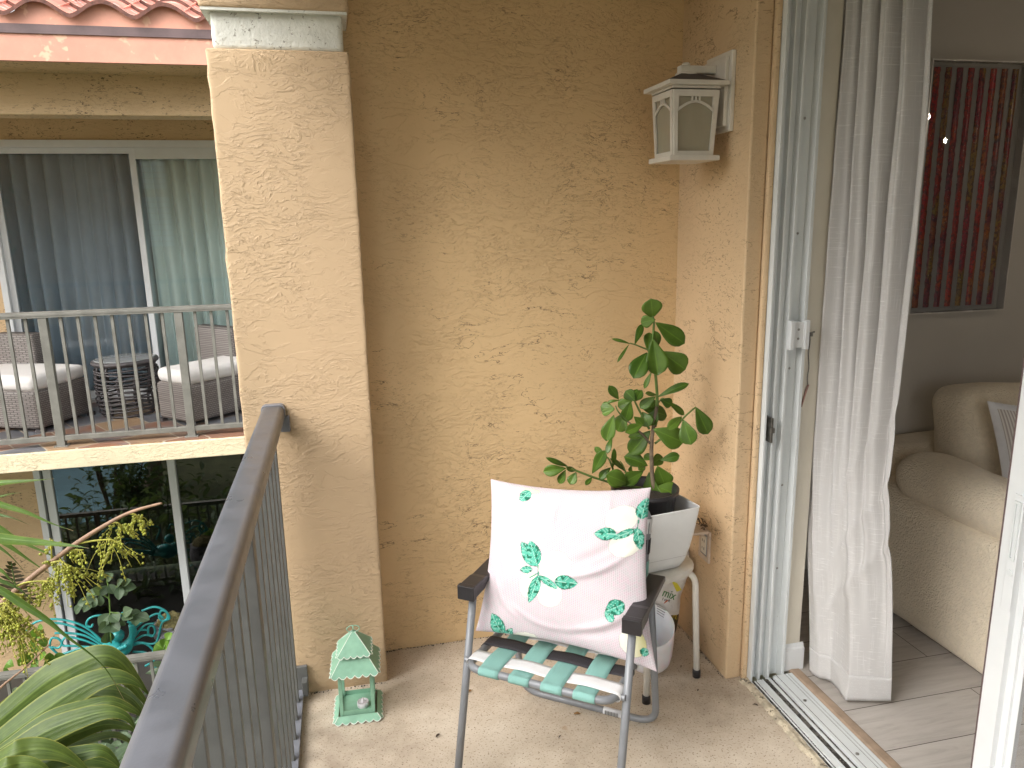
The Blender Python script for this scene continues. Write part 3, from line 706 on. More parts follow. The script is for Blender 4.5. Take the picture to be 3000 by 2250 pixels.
# ================================================================== THINGS ON THE BALCONY
# ------------------------------------------------------------------ wall lamp
lc = Vector((1.045,2.385,0))       # body centre in plan
la = thing('wall_lamp', (1.262,2.385,2.02), 'white square lantern lamp with arched frosted panes on the side wall', 'lamp')
z_top, z_bot = at(2000,262,2.31).z, at(2000,455,2.31).z
xa, xb = at(1972,300,2.308).x, at(2103,300,2.308).x
hb = (xb-xa)/2; lc.x = (xa+xb)/2; yF = 2.308; lc.y = yF+hb
bpz = MB().box((1.246,2.298,1.905),(1.262,2.470,2.150)).box((1.232,2.312,1.922),(1.2462,2.456,2.133))
obj('backplate', bpz, M['lampwhite'], la, bevel=.003)
za = at(2010,205,2.385).z
obj('arm', MB().box((lc.x-.025,lc.y-.014,za-.012),(1.234,lc.y+.014,za+.012)), M['lampwhite'], la, bevel=.003)
zr = z_top+.004
def frus(mb, z0, h0, z1, h1, c=lc):
    v = [(c.x-h0,c.y-h0,z0),(c.x+h0,c.y-h0,z0),(c.x+h0,c.y+h0,z0),(c.x-h0,c.y+h0,z0),(c.x-h1,c.y-h1,z1),(c.x+h1,c.y-h1,z1),(c.x+h1,c.y+h1,z1),(c.x-h1,c.y+h1,z1)]
    return mb.add(v, [(0,3,2,1),(4,5,6,7),(0,1,5,4),(1,2,6,5),(2,3,7,6),(3,0,4,7)])
rf = MB(); frus(rf, zr, hb+.006, zr+.008, hb+.006); frus(rf, zr+.008, hb+.026, zr+.022, hb+.026)
ro = obj('roof', rf, M['lampwhite'], la, bevel=.002)
rp = MB(); frus(rp, zr+.0225, hb+.020, zr+.052, .03); obj('roof_top', rp, M['lampblack'], ro)
fn_ = MB().lathe([(.034,zr+.048),(.034,zr+.056),(.018,zr+.060),(.016,za-.013)], (lc.x,lc.y,0), 4*6); fn_.lathe([(.012,za+.012),(.014,za+.018),(.008,za+.022)], (lc.x,lc.y,0), 16)
obj('finial', fn_, M['lampwhite'], la, True)
ht, hbt = hb, hb*.865          # body tapers downwards
def fp(side, s, z, out=0):     # s -1..1 across one face, at height z
    t = (z-z_bot)/(z_top-z_bot); hh = hbt + (ht-hbt)*t + out
    d = s*(hbt + (ht-hbt)*t)
    return {0:Vector((lc.x+d, lc.y-hh, z)), 1:Vector((lc.x-hh, lc.y-d, z)), 2:Vector((lc.x-d, lc.y+hh, z)), 3:Vector((lc.x+hh, lc.y+d, z))}[side]
Hh = z_top-z_bot
def strip(mb, side, pts, wdt, th=.006):
    """flat bar following (s,z) points on one face"""
    vs, fs = [], []
    P = [Vector((a*ht, b)) for a, b in pts]
    for i, p in enumerate(P):
        t = (P[min(i+1,len(P)-1)]-P[max(i-1,0)]).normalized(); n_ = Vector((-t.y, t.x))*wdt/2
        for o_ in (0, th):
            for q in (p-n_, p+n_): vs.append(fp(side, q.x/ht, q.y, o_))
    for i in range(len(P)-1):
        a, b = i*4, (i+1)*4
        fs += [(a,b,b+1,a+1),(a+2,a+3,b+3,b+2),(a,a+2,b+2,b),(a+1,b+1,b+3,a+3)]
    fs += [(0,1,3,2),(len(P)*4-4,len(P)*4-2,len(P)*4-1,len(P)*4-3)]
    mb.add(vs, fs)
cg = MB()
for sd_ in range(4):
    for s in (-.915, .915): strip(cg, sd_, [(s,z_bot),(s,z_top)], hb*.175)
    strip(cg, sd_, [(-.83,z_bot+.007),(.83,z_bot+.007)], .014)
    strip(cg, sd_, [(-.83,z_top-.010),(.83,z_top-.010)], .020)
    strip(cg, sd_, [(-.84+1.68*k/16, z_top-Hh*.31+Hh*.135*math.sin(PI*k/16)) for k in range(17)], .0075, .0045)
    for s in (-.17, 0, .17): strip(cg, sd_, [(s,z_top-Hh*.185),(s,z_top-.018)], .006, .0045)
    strip(cg, sd_, [(-.80,z_top-.018),(-.80,z_top-Hh*.30)], .005, .0045); strip(cg, sd_, [(.80,z_top-.018),(.80,z_top-Hh*.30)], .005, .0045)
obj('cage', cg, M['lampwhite'], la)
for sd_ in range(4):
    mb = MB(); q = [fp(sd_, -.85, z_bot+.004, -.002), fp(sd_, .85, z_bot+.004, -.002), fp(sd_, .85, z_top-.004, -.002), fp(sd_, -.85, z_top-.004, -.002)]
    mb.add(q, [(0,1,2,3)]); o = obj('pane', mb, M['frost'], la, recalc=False); md = o.modifiers.new('thick','SOLIDIFY'); md.thickness = .003
bt = MB(); frus(bt, z_bot-.016, hb+.010, z_bot, hb+.010); obj('bottom_tray', bt, M['lampwhite'], la, bevel=.002)
mb = MB(); mb.T = Matrix.Translation((1.231,2.345,2.03)) @ Matrix.Rotation(-PI/2, 4, 'Y'); mb.lathe([(.005,0),(.006,.008),(.003,.014)], n=12); obj('sensor_knob', mb, M['lampwhite'], la, True)
# ------------------------------------------------------------------ outlet
ou = thing('outdoor_outlet', (1.26,2.375,.45), 'dirty beige outdoor outlet box with its cover flap raised', 'outlet')
fr = MB().box((1.2535,2.335,.385),(1.2622,2.415,.405)).box((1.2535,2.335,.49),(1.2622,2.415,.51)).box((1.2535,2.335,.405),(1.2622,2.35,.49)).box((1.2535,2.40,.405),(1.2622,2.415,.49))
obj('plate', fr, M['outlet'], ou, bevel=.002)
obj('gasket', MB().box((1.2545,2.350,.405),(1.2615,2.400,.49)), M['outlet_grey'], ou)
rc = obj('receptacle', MB().box((1.2515,2.356,.412),(1.2546,2.394,.483)), M['outlet_white'], ou, bevel=.001)
sl = MB()
for z in (.432, .462):
    for yy in (2.368, 2.382): sl.box((1.2509,yy-.0015,z-.005),(1.2516,yy+.0015,z+.005))
obj('slot', sl, M['dirt'], rc)
fl = MB(); fl.prism([(2.337,.513),(2.413,.513),(2.413,.502),(2.337,.502)], 1.165, 1.2530, 'x'); obj('flap', fl, M['outlet'], ou, bevel=.003)
mb = MB(); rnd = random.Random(2)
for k in range(26):
    c = Vector((1.252+rnd.uniform(-.012,.006), 2.375+rnd.uniform(-.03,.03), .515+rnd.uniform(0,.018))); d = Vector((rnd.uniform(-1,.1),rnd.uniform(-1,1),rnd.uniform(-.3,.8)))*.018
    mb.tube([c, c+d*.5+Vector((0,0,.003)), c+d], [.0012,.0018,.0006], 5)
tag(obj('dry_debris', mb, M['darktwig']), 'small clump of dark dry debris on top of the outlet box', 'debris')
# ------------------------------------------------------------------ stool
sx, sy = 1.005, 2.305
sto = thing('stool', (sx,sy,0), 'small cream stool with bent tube legs in the balcony corner', 'stool')
ss = []
for k in range(48):
    a = 2*PI*k/48; r = .150 + .007*math.cos(4*(a-math.radians(-22)))
    ss.append((sx+r*math.cos(a), sy+r*math.sin(a)))
mb = MB().prism(ss, .425, .446); obj('seat', mb, M['stool_seat'], sto, bevel=.006)
for k in range(4):
    a = math.radians(-23 + 90*k); d = Vector((math.cos(a), math.sin(a), 0)); c = Vector((sx,sy,0))
    pts = fillet([c+d*.05+Vector((0,0,.417)), c+d*.163+Vector((0,0,.413)), c+d*.180+Vector((0,0,.02))], .06, 8)
    lg = obj('leg', MB().tube(pts, .0115, 12), M['stool_leg'], sto, True)
    obj('rubber_foot', MB().lathe([(.0145,0),(.0145,.026),(.0125,.030)], c+d*.180, 14), M['black_plastic'], lg, True)
# ------------------------------------------------------------------ planter and plant
pc = Vector((.995,2.295,.447)); prot = math.radians(9)
pt = thing('planter', pc, 'square white plastic planter with rounded base on the cream stool', 'planter')
def sq(hw, rr, z, n=5):
    out = []
    for cx_, cy_, a0 in ((1,1,0),(-1,1,90),(-1,-1,180),(1,-1,270)):
        for k in range(n+1):
            a = math.radians(a0+90*k/n); x = cx_*(hw-rr)+rr*math.cos(a); y_ = cy_*(hw-rr)+rr*math.sin(a)
            out.append(pc + Vector((x*math.cos(prot)-y_*math.sin(prot), x*math.sin(prot)+y_*math.cos(prot), z)))
    return out
secs = [(a*.90,b,c) for a,b,c in [(.088,.03,0),(.100,.03,.006),(.112,.028,.030),(.122,.024,.075),(.131,.020,.130),(.138,.016,.190),(.142,.014,.228),(.1425,.014,.231),(.139,.012,.231),(.137,.012,.225),(.128,.016,.15)]]
vs, fs = [], []; 
for s_ in secs: vs += sq(*s_)
N = 24
for i in range(len(secs)-1):
    for k in range(N): fs.append((i*N+k, i*N+(k+1)%N, (i+1)*N+(k+1)%N, (i+1)*N+k))
fs += [tuple(range(N))[::-1], tuple((len(secs)-1)*N+k for k in range(N))]
mb = MB(); mb.add(vs, fs); mb.m = [1 if i >= 8*N and i < 10*N+0 or i == len(fs)-1 else 0 for i in range(len(fs))]
obj('body', mb, [M['planter'], M['planter_in']], pt, True, bevel=0)
ln = MB(); a_, b_ = [p+ (p-pc).normalized()*.0 for p in sq(.1069,.0245,.052)], sq(.1076,.0245,.0535)
ln.add(a_+b_, [(k,(k+1)%N,N+(k+1)%N,N+k) for k in range(N)]); obj('reservoir_seam', ln, M['planter_in'], pt, recalc=False)
pp = thing('potted_plant', pc+Vector((0,0,.1)), 'tall green plant with thick paddle leaves growing in a black nursery pot', 'plant')
pcx = Vector((pc.x-.01, pc.y+.01, 0))
np_ = MB().lathe([(.088,.50),(.108,.705),(.116,.706),(.118,.722),(.112,.724),(.106,.712),(.100,.69)], pcx, 36)
obj('nursery_pot', np_, M['black_plastic'], pp, True)
obj('soil', MB().lathe([(.102,.688),(.09,.694),(.02,.70)], pcx, 24), M['soil'], pp, True)
def pq(x, y): return (1500+.452*x, 800+.452*y)
def leaf(mb, b, t, w, fold=.25, curl=.1, nrm=None, shape='obov', ns=10, nw=6, side=None):
    b, t = Vector(b), Vector(t); ax = t-b; L = ax.length; ax.normalize()
    view = (EYE - (b+t)/2).normalized() if nrm is None else Vector(nrm).normalized()
    sd = ax.cross(view); sd.normalize(); n_ = sd.cross(ax)
    def fn(u, v):
        if shape == 'obov': ww = math.sin(PI*min(1, .06+.94*v)**1.75)**.66*(1 if v > .03 else .3)
        elif shape == 'lance': ww = math.sin(PI*(.02+.96*v)**.75)**.8
        else: ww = math.sin(PI*(.03+.95*v)**1.0)**.8
        if v > .985: ww *= .25
        s = (u-.5)*w*ww
        return b + ax*(v*L) + sd*s + n_*(abs(u-.5)*2*w*ww*.5*fold + curl*L*math.sin(PI*v))
    mb.grid(fn, nw+1, ns+1)
LV = [((910,290),(900,170),100),((930,300),(838,322),62),((930,320),(1112,452),92),((795,465),(842,335),36),((770,460),(650,427),16),((760,460),(685,575),16),
((915,430),(945,655),112),((880,510),(890,390),55),((945,475),(925,378),42),((968,508),(1118,622),110),((875,515),(790,677),92),((905,640),(860,745),26),
((940,805),(1140,720),42),((692,820),(630,732),42),((700,825),(618,840),16),((665,880),(577,868),60),((665,885),(588,912),40),((800,830),(738,765),60),((800,830),(842,762),44),((795,822),(810,755),40),
((780,830),(690,865),60),((770,830),(735,955),62),((742,900),(688,1022),84),((660,920),(610,1082),72),((650,1060),(618,1168),30),((930,800),(832,872),52),((940,790),(868,780),26),((848,880),(998,925),82),
((845,900),(890,990),72),((850,980),(738,1032),52),((960,820),(1032,852),52),((1000,825),(1112,917),34),((1100,930),(1008,1012),50),((1110,950),(1160,1107),88),((1190,868),(1268,1037),82),
((915,1010),(1104,1095),112),((898,1020),(768,1168),92),((880,1045),(758,1062),42),((880,1250),(732,1192),82),((900,1212),(858,1180),42),((900,1250),(970,1188),62),((960,1212),(1082,1183),50),
((942,1250),(990,1370),108),((852,1285),(718,1362),72),((888,1290),(912,1482),92),((940,1385),(1054,1432),100),((752,1365),(615,1308),92),((740,1290),(640,1205),30),((655,1262),(662,1140),26),
((520,1300),(602,1155),62),((603,1190),(538,1130),32),((640,1260),(570,1332),42),((365,1255),(225,1198),26),((350,1265),(207,1287),58),((347,1275),(308,1362),42),((416,1290),(378,1368),50),((420,1278),(355,1270),30),
((520,1322),(478,1372),26),((862,1250),(820,1275),40),((790,930),(850,985),46),((940,870),(900,985),60),((900,870),(940,835),40),((720,1300),(690,1345),46),((775,1245),(770,1290),26),((935,1000),(915,960),36)]
rnd = random.Random(21)
for i, (b, t, w_) in enumerate(LV):
    tilt = rnd.uniform(-.035,.03); Y0 = 2.33 + (rnd.uniform(-.03,.03) if b[0] > 500 else .02)
    if b[0] > 1000 and b[1] > 800: Y0 -= .05
    Bp, Tp = at(*pq(*b), Y0), at(*pq(*t), Y0+tilt)
    ww = w_*.452/F*2.62
    mb = MB(); nv = (EYE-Bp).normalized() + Vector((rnd.uniform(-.35,.35), 0, rnd.uniform(-.1,.55)))
    leaf(mb, Bp, Tp + (Tp-Bp)*.04, ww*1.30, rnd.uniform(.1,.4), rnd.uniform(-.02,.10), nv)
    o = obj('leaf', mb, M['leaf'], pp, True, recalc=False)
    md = o.modifiers.new('thick','SOLIDIFY'); md.thickness = .0016; md.offset = 0
def stem(pts, r0_, r1_, Y=2.335, m_='stem_green', par=None, name='stem'):
    P = spline([at(*pq(*p), Y) for p in pts], 6); n = len(P)
    obj(name, MB().tube(P, [r0_+(r1_-r0_)*k/(n-1) for k in range(n)], 8), M[m_], par or pp, True)
stem([(925,1420),(908,1300),(905,1100),(925,950),(940,860)], .0085, .0060, m_='bark', name='stem')
stem([(940,865),(940,780),(930,650),(915,450),(920,320),(912,280)], .0062, .0035)
stem([(895,1105),(850,1050),(750,960)], .0045, .003, m_='bark'); stem([(890,1010),(830,900),(790,820)], .0045, .003)
stem([(925,1105),(1050,1010),(1120,930),(1192,868)], .0042, .0028); stem([(890,500),(850,485),(800,465),(765,455)], .0032, .002)
stem([(938,860),(970,815),(1000,822)], .003, .002); stem([(840,1395),(610,1350),(400,1275),(350,1255)], .0052, .0028)
stem([(655,1272),(630,1210),(600,1180)], .0036, .0025); stem([(742,1300),(715,1240),(700,1220)], .003, .002); stem([(750,960),(690,900),(672,860)], .003, .002)
# ------------------------------------------------------------------ bucket, soil bag
bkc = Vector((1.030,2.345,0))
bk = thing('bucket', bkc, 'empty milky white plastic bucket with slanted rim under the stool', 'bucket')
bp = [(.052,.0),(.066,.004),(.078,.020),(.086,.05),(.090,.09),(.092,.13),(.093,.165),(.0905,.165),(.089,.13),(.088,.10),(.083,.05),(.074,.024),(.05,.012)]
mb = MB().lathe(bp, bkc, 40)
mb.v = [p + Vector((0,0,max(0,(p.z-.07))/.095*((p-bkc).dot(Vector((.35,.94,0)))*.40))) for p in mb.v]
obj('shell', mb, M['bucket'], bk, True)
bg = thing('soil_bag', (1.13,2.52,0), 'crumpled white printed bag of potting mix slumped against the corner wall', 'soil bag')
def bagf(p):
    k = .5+.5*p.z/.21
    q = Vector((p.x*(1.0-.25*k), p.y*(1-.45*k), p.z))
    q += Vector((mnoise.noise(p*13), mnoise.noise(p*13+Vector((7,0,0))), mnoise.noise(p*11+Vector((0,7,0)))))*.016
    q += Vector((mnoise.noise(p*30), mnoise.noise(p*30+Vector((7,0,0))), 0))*.006
    return q
mb = MB(); mb.T = Matrix.Translation((1.115,2.50,.215)) @ Matrix.Rotation(math.radians(18), 4, 'Y') @ Matrix.Rotation(math.radians(-10), 4, 'Z')
BT = mb.T.copy(); mb.rbox((0,0,0),(.26,.17,.40),.06,5,14,bagf); mb.m = [1 if (BT.inverted() @ (mb.v[f[0]])).z < -.07 and (BT.inverted() @ mb.v[f[0]]).x > .045 else 0 for f in mb.f]
bo = obj('sack', mb, [M['bag'], M['bag_print']], bg, True, weld=True)
def text(s, size, p, rx, name, m_, par, ext=.0008, tilt=0):
    cu_ = bpy.data.curves.new(name, 'FONT'); cu_.body = s; cu_.size = size; cu_.extrude = ext
    t_ = bpy.data.objects.new('tmp_text', cu_); COL.objects.link(t_); bpy.context.view_layer.update()
    me = bpy.data.meshes.new_from_object(t_.evaluated_get(bpy.context.evaluated_depsgraph_get())); bpy.data.objects.remove(t_)
    mt_ = Matrix.Translation(p) @ Matrix.Rotation(rx[2], 4, 'Z') @ Matrix.Rotation(rx[0], 4, 'X') @ Matrix.Rotation(tilt, 4, 'Z')
    org = Vector(par['_o']); me.transform(Matrix.Translation(-org) @ mt_); me.materials.append(m_)
    o = bpy.data.objects.new(name, me); COL.objects.link(o); o.parent = par; return o
yb = 2.385
rxy = (PI/2, 0, math.radians(12))
text('mix', .045, at(1938,1745,yb), rxy, 'lettering', M['ink_green'], bg, tilt=-.5)
text('1 cu ft', .016, at(1938,1758,yb), rxy, 'lettering', M['ink'], bg, tilt=-.45)
mb = MB()
for k in range(4):
    a, b = at(1925,1775+k*7,yb), at(1950-k*2,1788+k*7,yb); mb.tube([a,b], .0012, 4)
obj('print_lines', mb, M['ink'], bg)
mb = MB(); q = [at(1968,1702,yb),at(1985,1710,yb),at(1997,1728,yb),at(1983,1734,yb)]; mb.add(q+[p+Vector((0,.004,0)) for p in q], [(0,1,2,3),(4,7,6,5),(0,4,5,1),(1,5,6,2),(2,6,7,3),(3,7,4,0)])
obj('yellow_sticker', mb, M['ink_yellow'], bg)
obj('red_mark', MB().tube([at(1945,1768,yb), at(1952,1762,yb), at(1958,1758,yb)], [.001,.003,.001], 5), M['ink_red'], bg)
# ------------------------------------------------------------------ lawn chair
CO = Vector((.510,1.867,0)); CR = math.radians(-36.87)
CT = Matrix.Translation(CO) @ Matrix.Rotation(CR, 4, 'Z')
lcn = thing('lawn_chair', CO, 'folding lawn chair with mint, white and black webbing and black armrests', 'chair')
def cmb(): mb = MB(); mb.T = CT; return mb
R_ = .0115
for s in (-1, 1):
    obj('front_leg', cmb().tube([(s*.243,.015,.555),(s*.243,-.128,.012)], R_, 14), M['chair_tube'], lcn, True)
    am = cmb(); prof_ = [(-.022,.552),(-.022,.588),(-.012,.592),(.055,.590),(.075,.586),(.17,.588),(.27,.588),(.275,.570),(.17,.566),(.075,.566),(.055,.553)]
    am.prism(prof_, s*.249-.0255, s*.249+.0255, 'x')
    a_o = obj('armrest', am, M['black_plastic'], lcn, bevel=.003)
    bx = cmb().box((s*.249-.027,-.024,.549),(s*.249+.027,-.004,.5935)); obj('end_cap', bx, M['black_plastic'], a_o, bevel=.0025)
    hk = cmb(); hk.tube([(s*.246,.012,.553),(s*.237,.012,.553)], .006, 8)
    hk.tube([(s*.243,-.050,.375),(s*.217,-.048,.372)], .0085, 10); obj('pivot_bolt', hk, M['chair_tube'], lcn)
rr_ = fillet([(-.238,.235,.555),(-.238,.362,.012),(.238,.362,.012),(.238,.235,.555)], .07, 8)
rl_ = obj('rear_leg_frame', cmb().tube(rr_, R_, 14), M['chair_tube'], lcn, True)
obj('barcode_label', cmb().tube([(.058,.362,.012),(.122,.362,.012)], R_+.0006, 14), M['pillow_trim'], rl_, True)
mb = cmb()
for k in range(14): mb.box((.066+k*.0034,.362-.0135,.006),(.066+k*.0034+(.001 if k%3 else .002),.362-.0125,.021))
obj('barcode', mb, M['ink'], rl_)
sf_ = fillet([(-.218,.30,.350),(-.218,-.092,.380),(.218,-.092,.380),(.218,.30,.350)], .05, 8)
obj('seat_frame', cmb().tube(sf_, .0112, 14), M['chair_tube'], lcn, True)
bf_ = fillet([(-.202,.235,.33),(-.202,.350,.765),(.202,.350,.765),(.202,.235,.33)], .05, 8)
obj('back_frame', cmb().tube(bf_, .0112, 14), M['chair_tube'], lcn, True)
def szz(y): return .380 - .03*(y+.092)/.392
xs = [-.143,-.049,.048,.142]; ys = [-.035,.060,.150,.24]
def strap_long(x, k):
    mb = cmb(); wd = .062
    def fn(u, v):
        ang0 = .18
        if v < ang0:
            a = PI*1.05*(1-v/ang0); yy = -.092 - .0135*math.sin(a); z = .380 + .0135*math.cos(a)
        else:
            t = (v-ang0)/(1-ang0); yy = -.092 + t*.38
            z = szz(yy)+.0115
            for j, q in enumerate(ys):
                sg = -1 if (j+k) % 2 else 1
                z += sg*.0030*math.exp(-((yy-q)/.035)**2)
        return Vector((x + (u-.5)*wd, yy, z))
    mb.grid(fn, 5, 70); o = obj('webbing_strap', mb, M['web_mint'], lcn, True, recalc=False); md = o.modifiers.new('thick','SOLIDIFY'); md.thickness = .0012
def strap_lat(y, k, m_, wd=.058):
    mb = cmb()
    def fn(u, v):
        t = v*2-1
        a = max(0, abs(t)-.86)/.14
        x = math.copysign(min(abs(t)/.86,1)*.218 + .0135*math.sin(a*PI*1.05), t)
        yy = y + (u-.5)*wd*(1 if abs(t) < .9 else 1-.25*(abs(t)-.9)/.1); z = szz(yy) + .0115 - (.0135*(1-math.cos(a*PI*1.05)))
        if a == 0:
            for j, q in enumerate(xs):
                sg = 1 if (ys.index(y)+j) % 2 else -1
                z += sg*.0030*math.exp(-((x-q)/.04)**2)
        return Vector((x, yy, z))
    mb.grid(fn, 5, 90); o = obj('webbing_strap', mb, m_, lcn, True, recalc=False); md = o.modifiers.new('thick','SOLIDIFY'); md.thickness = .0012
for k, x in enumerate(xs): strap_long(x, k)
for k, y in enumerate(ys): strap_lat(y, k, M[('web_white','web_black','web_white','web_black')[k]])
def bz(t): return Vector((0,.235+.115*t,.33+.435*t))
for k, t in enumerate((.25,.42,.59,.74,.88)):
    mb = cmb(); 
    def fn(u, v, t=t):
        c = bz(t+(u-.5)*.10); x = (v*2-1); a = max(0,abs(x)-.88)/.12
        return Vector((math.copysign(min(abs(x)/.88,1)*.202 + .0125*math.sin(a*PI*1.05), x), c.y-.012+.0135*(1-math.cos(a*PI*1.05)), c.z))
    mb.grid(fn, 3, 50); o = obj('back_strap', mb, M[('web_white','web_black','web_mint','web_black','web_white')[k]], lcn, True, recalc=False); md = o.modifiers.new('thick','SOLIDIFY'); md.thickness = .0012
# ------------------------------------------------------------------ printed pillow
PTL, PTR, PBL, PBR = at(1430,1400,1.0), 0, 0, 0
def loc2w(x, y, z): return CT @ Vector((x, y, z))
TL, TR, BL, BR = loc2w(-.282,.233,.836), loc2w(.231,.243,.872), loc2w(-.250,.036,.418), loc2w(.305,.045,.412)
pn = ((TR-TL)+(BR-BL)).cross((TL-BL)+(TR-BR)).normalized()
if pn.dot(EYE-TL) < 0: pn = -pn
basef, _ = cushion_fn(TL, TR, BL, BR, pn, .1, .085)
def wrinkle(u, v):
    w_ = 0
    for (x0,y0,x1,y1,a,sg) in ((.52,.42,1.0,.70,.010,.022),(.60,.52,1.0,.80,-.006,.03),(.22,.20,.62,.10,.007,.022),(.55,.10,.98,.38,.012,.022),(.45,.05,.95,.22,-.007,.03),(.08,.42,.30,.10,.007,.02),(.12,.62,.2,.3,.004,.02),(.26,.96,.30,.70,.004,.02),(.50,.95,.46,.72,.005,.018),(.78,.99,.84,.78,.006,.02),(.96,.98,.85,.80,.006,.025)):
        p, a_, b_ = Vector((u,v)), Vector((x0,y0)), Vector((x1,y1)); d = b_-a_; t = max(0,min(1,(p-a_).dot(d)/d.length_squared))
        sagg = .05*math.sin(PI*t)*(1 if a > .006 else .4)
        q = a_ + d*t + Vector((d.y,-d.x)).normalized()*sagg
        w_ += a*math.exp(-((p-q).length/sg)**2)*math.sin(PI*min(1,max(0,t*.9+.08)))
    return w_
NG = 230
pil = thing('printed_pillow', (TL+TR+BL+BR)/4, 'square pink and white throw pillow printed with lemons and mint leaves on the lawn chair', 'pillow')
mb = MB()
def front(u, v):
    p, bl = basef(u, v)
    return p + pn*(.075*bl + 1.15*wrinkle(u, v)*bl + .004*bl*mnoise.noise(Vector((u*5, v*5, 2))))
mb.grid(front, NG, NG)
mb.grid(lambda u, v: (lambda r: r[0]-pn*.055*r[1])(basef(1-u, v)), 40, 40)
po = obj('cover', mb, M['pillow'], pil, True, recalc=False)
cTL, cTR, cBL, cBR = Vector((130,60)), Vector((1400,115)), Vector((55,1225)), Vector((1445,1555))
lemons = [(740,745,140,122,0),(525,900,88,105,.3),(700,985,105,102,0),(1232,362,118,112,0),(1268,585,112,98,0),(1310,1350,95,115,1),(410,122,150,26,.6),(440,1335,120,52,0)]
lvs = [(590,750,442,550,100),(592,745,522,538,105),(552,775,440,775,52),(610,825,524,1045,80),(612,828,772,938,48),(742,872,932,895,100),(490,120,412,215,80),(1372,375,1388,200,90),(1208,490,1042,480,92),(1342,455,1178,532,52),(1350,448,1388,625,62),(296,1300,193,1105,95),(308,1318,372,1243,56),(1280,1050,1135,1118,105),(1195,1195,1132,1115,55),(1402,1385,1365,1450,52)]
me = po.data; ca = me.color_attributes.new('print', 'FLOAT_COLOR', 'POINT')
buf = [0.0]*(4*len(me.vertices))
for j in range(NG):
    for i in range(NG):
        u, v = i/(NG-1), j/(NG-1); q = (cBL*(1-u)+cBR*u)*(1-v) + (cTL*(1-u)+cTR*u)*v
        col = None
        for (cx_,cy_,rx,ry,yl_) in lemons:
            d = ((q.x-cx_)/rx)**2 + ((q.y-cy_)/ry)**2
            d += .12*mnoise.noise(Vector((q.x*.03, q.y*.03, cx_)))
            if d < 1: 
                k = mnoise.noise(Vector((q.x*.012, q.y*.012, 0)))*.04; yv = yl_*max(0, (q.x-cx_)/rx*.6+.4)
                col = (.66+k, .655+k-.03*yv, .58+k-.28*yv); 
        for (bx_,by_,tx,ty,wd) in lvs:
            a_ = Vector((bx_,by_)); d = Vector((tx,ty))-a_; L_ = d.length; d.normalize(); r_ = q-a_; t = r_.dot(d)/L_; s = r_.dot(Vector((-d.y,d.x)))
            if 0 < t < 1:
                hw = wd*.60*math.sin(PI*t**.85)**.75
                if abs(s) < hw:
                    k = mnoise.noise(Vector((q.x*.035, q.y*.035, bx_))); e = abs(s)/hw
                    vein = abs(((t*6 - abs(s)/wd*3) % 1)-.5)
                    if abs(s) < 2.2: col = (.35,.60,.50)
                    elif k > .22 or (e > .86 and k > -.1): col = (.012,.12,.07)
                    elif vein < .07 and e > .25: col = (.32,.55,.46)
                    elif s > 0: col = (.045,.30,.21)
                    else: col = (.09,.39,.29)
        for (ax_,ay_,bx_,by_) in ((600,740,605,825),(530,840,605,805),(605,825,660,850),(1355,380,1352,450)):
            a_, b_ = Vector((ax_,ay_)), Vector((bx_,by_)); dd = b_-a_; t = max(0,min(1,(q-a_).dot(dd)/dd.length_squared))
            if (q-(a_+dd*t)).length < 4.5: col = (.05,.25,.16)
        if col:
            k = 4*(j*NG+i); buf[k:k+4] = [*col, 1.0]
ca.data.foreach_set('color', buf)
# ------------------------------------------------------------------ mint lantern
LC = Vector((-.036,2.352,0)); LR = math.radians(-3)
LT = Matrix.Translation(LC) @ Matrix.Rotation(LR, 4, 'Z')
gl = thing('candle_lantern', LC, 'mint green metal lantern with scalloped two tier roof standing by the pillar', 'lantern')
def lmb(): mb = MB(); mb.T = LT; return mb
def skirt(z0, h0, z1, h1, ns, dep, name):
    mb = lmb(); ed = lmb()
    for k in range(4):
        a = k*PI/2; rm = Matrix.Rotation(a, 4, 'Z'); n = ns*10
        top, bot, bo = [], [], []
        for i in range(n+1):
            s = i/n*2-1; sc_d = dep*abs(math.sin(PI*ns*i/n))
            sl = Vector((0,-(h0-h1),z0-z1)).normalized()
            top.append(rm @ Vector((s*h1,-h1,z1))); p = Vector((s*h0,-h0,z0)); bot.append(rm @ (p+sl*sc_d)); bo.append(rm @ (p+sl*(sc_d+.0022)))
        mb.add(top+bot, [(i,i+1,n+2+i,n+1+i) for i in range(n)])
        nrm_ = rm @ Vector((0,-.0012,.0006))
        ed.add([p+nrm_ for p in bot]+[p+nrm_ for p in bo]+bot+bo, [(i,i+1,n+2+i,n+1+i) for i in range(n)])
    o = obj(name, mb, M['mint'], gl, recalc=False); md = o.modifiers.new('thick','SOLIDIFY'); md.thickness = .0012; md.offset = 0
    o2 = obj('scalloped_edge', ed, M['mint_edge'], o, recalc=False); md = o2.modifiers.new('thick','SOLIDIFY'); md.thickness = .0016; md.offset = 0
    rb = lmb()
    for k in range(4):
        rm = Matrix.Rotation(k*PI/2, 4, 'Z'); rb.tube([rm @ Vector((-h0,-h0,z0)), rm @ Vector((-h1,-h1,z1))], .0012, 6)
    obj('hip_edge', rb, M['mint_edge'], o)
skirt(.010,.0765,.024,.064,6,.008,'base_skirt')
skirt(.181,.0765,.238,.036,6,.009,'lower_roof')
skirt(.238,.0535,.297,.0055,5,.008,'upper_roof')
for sx_ in (-1,1):
    for sy_ in (-1,1):
        obj('post', lmb().box((sx_*.058,sy_*.058,.022),(sx_*.046,sy_*.046,.190)), M['mint'], gl, bevel=.001)
ws = lmb()
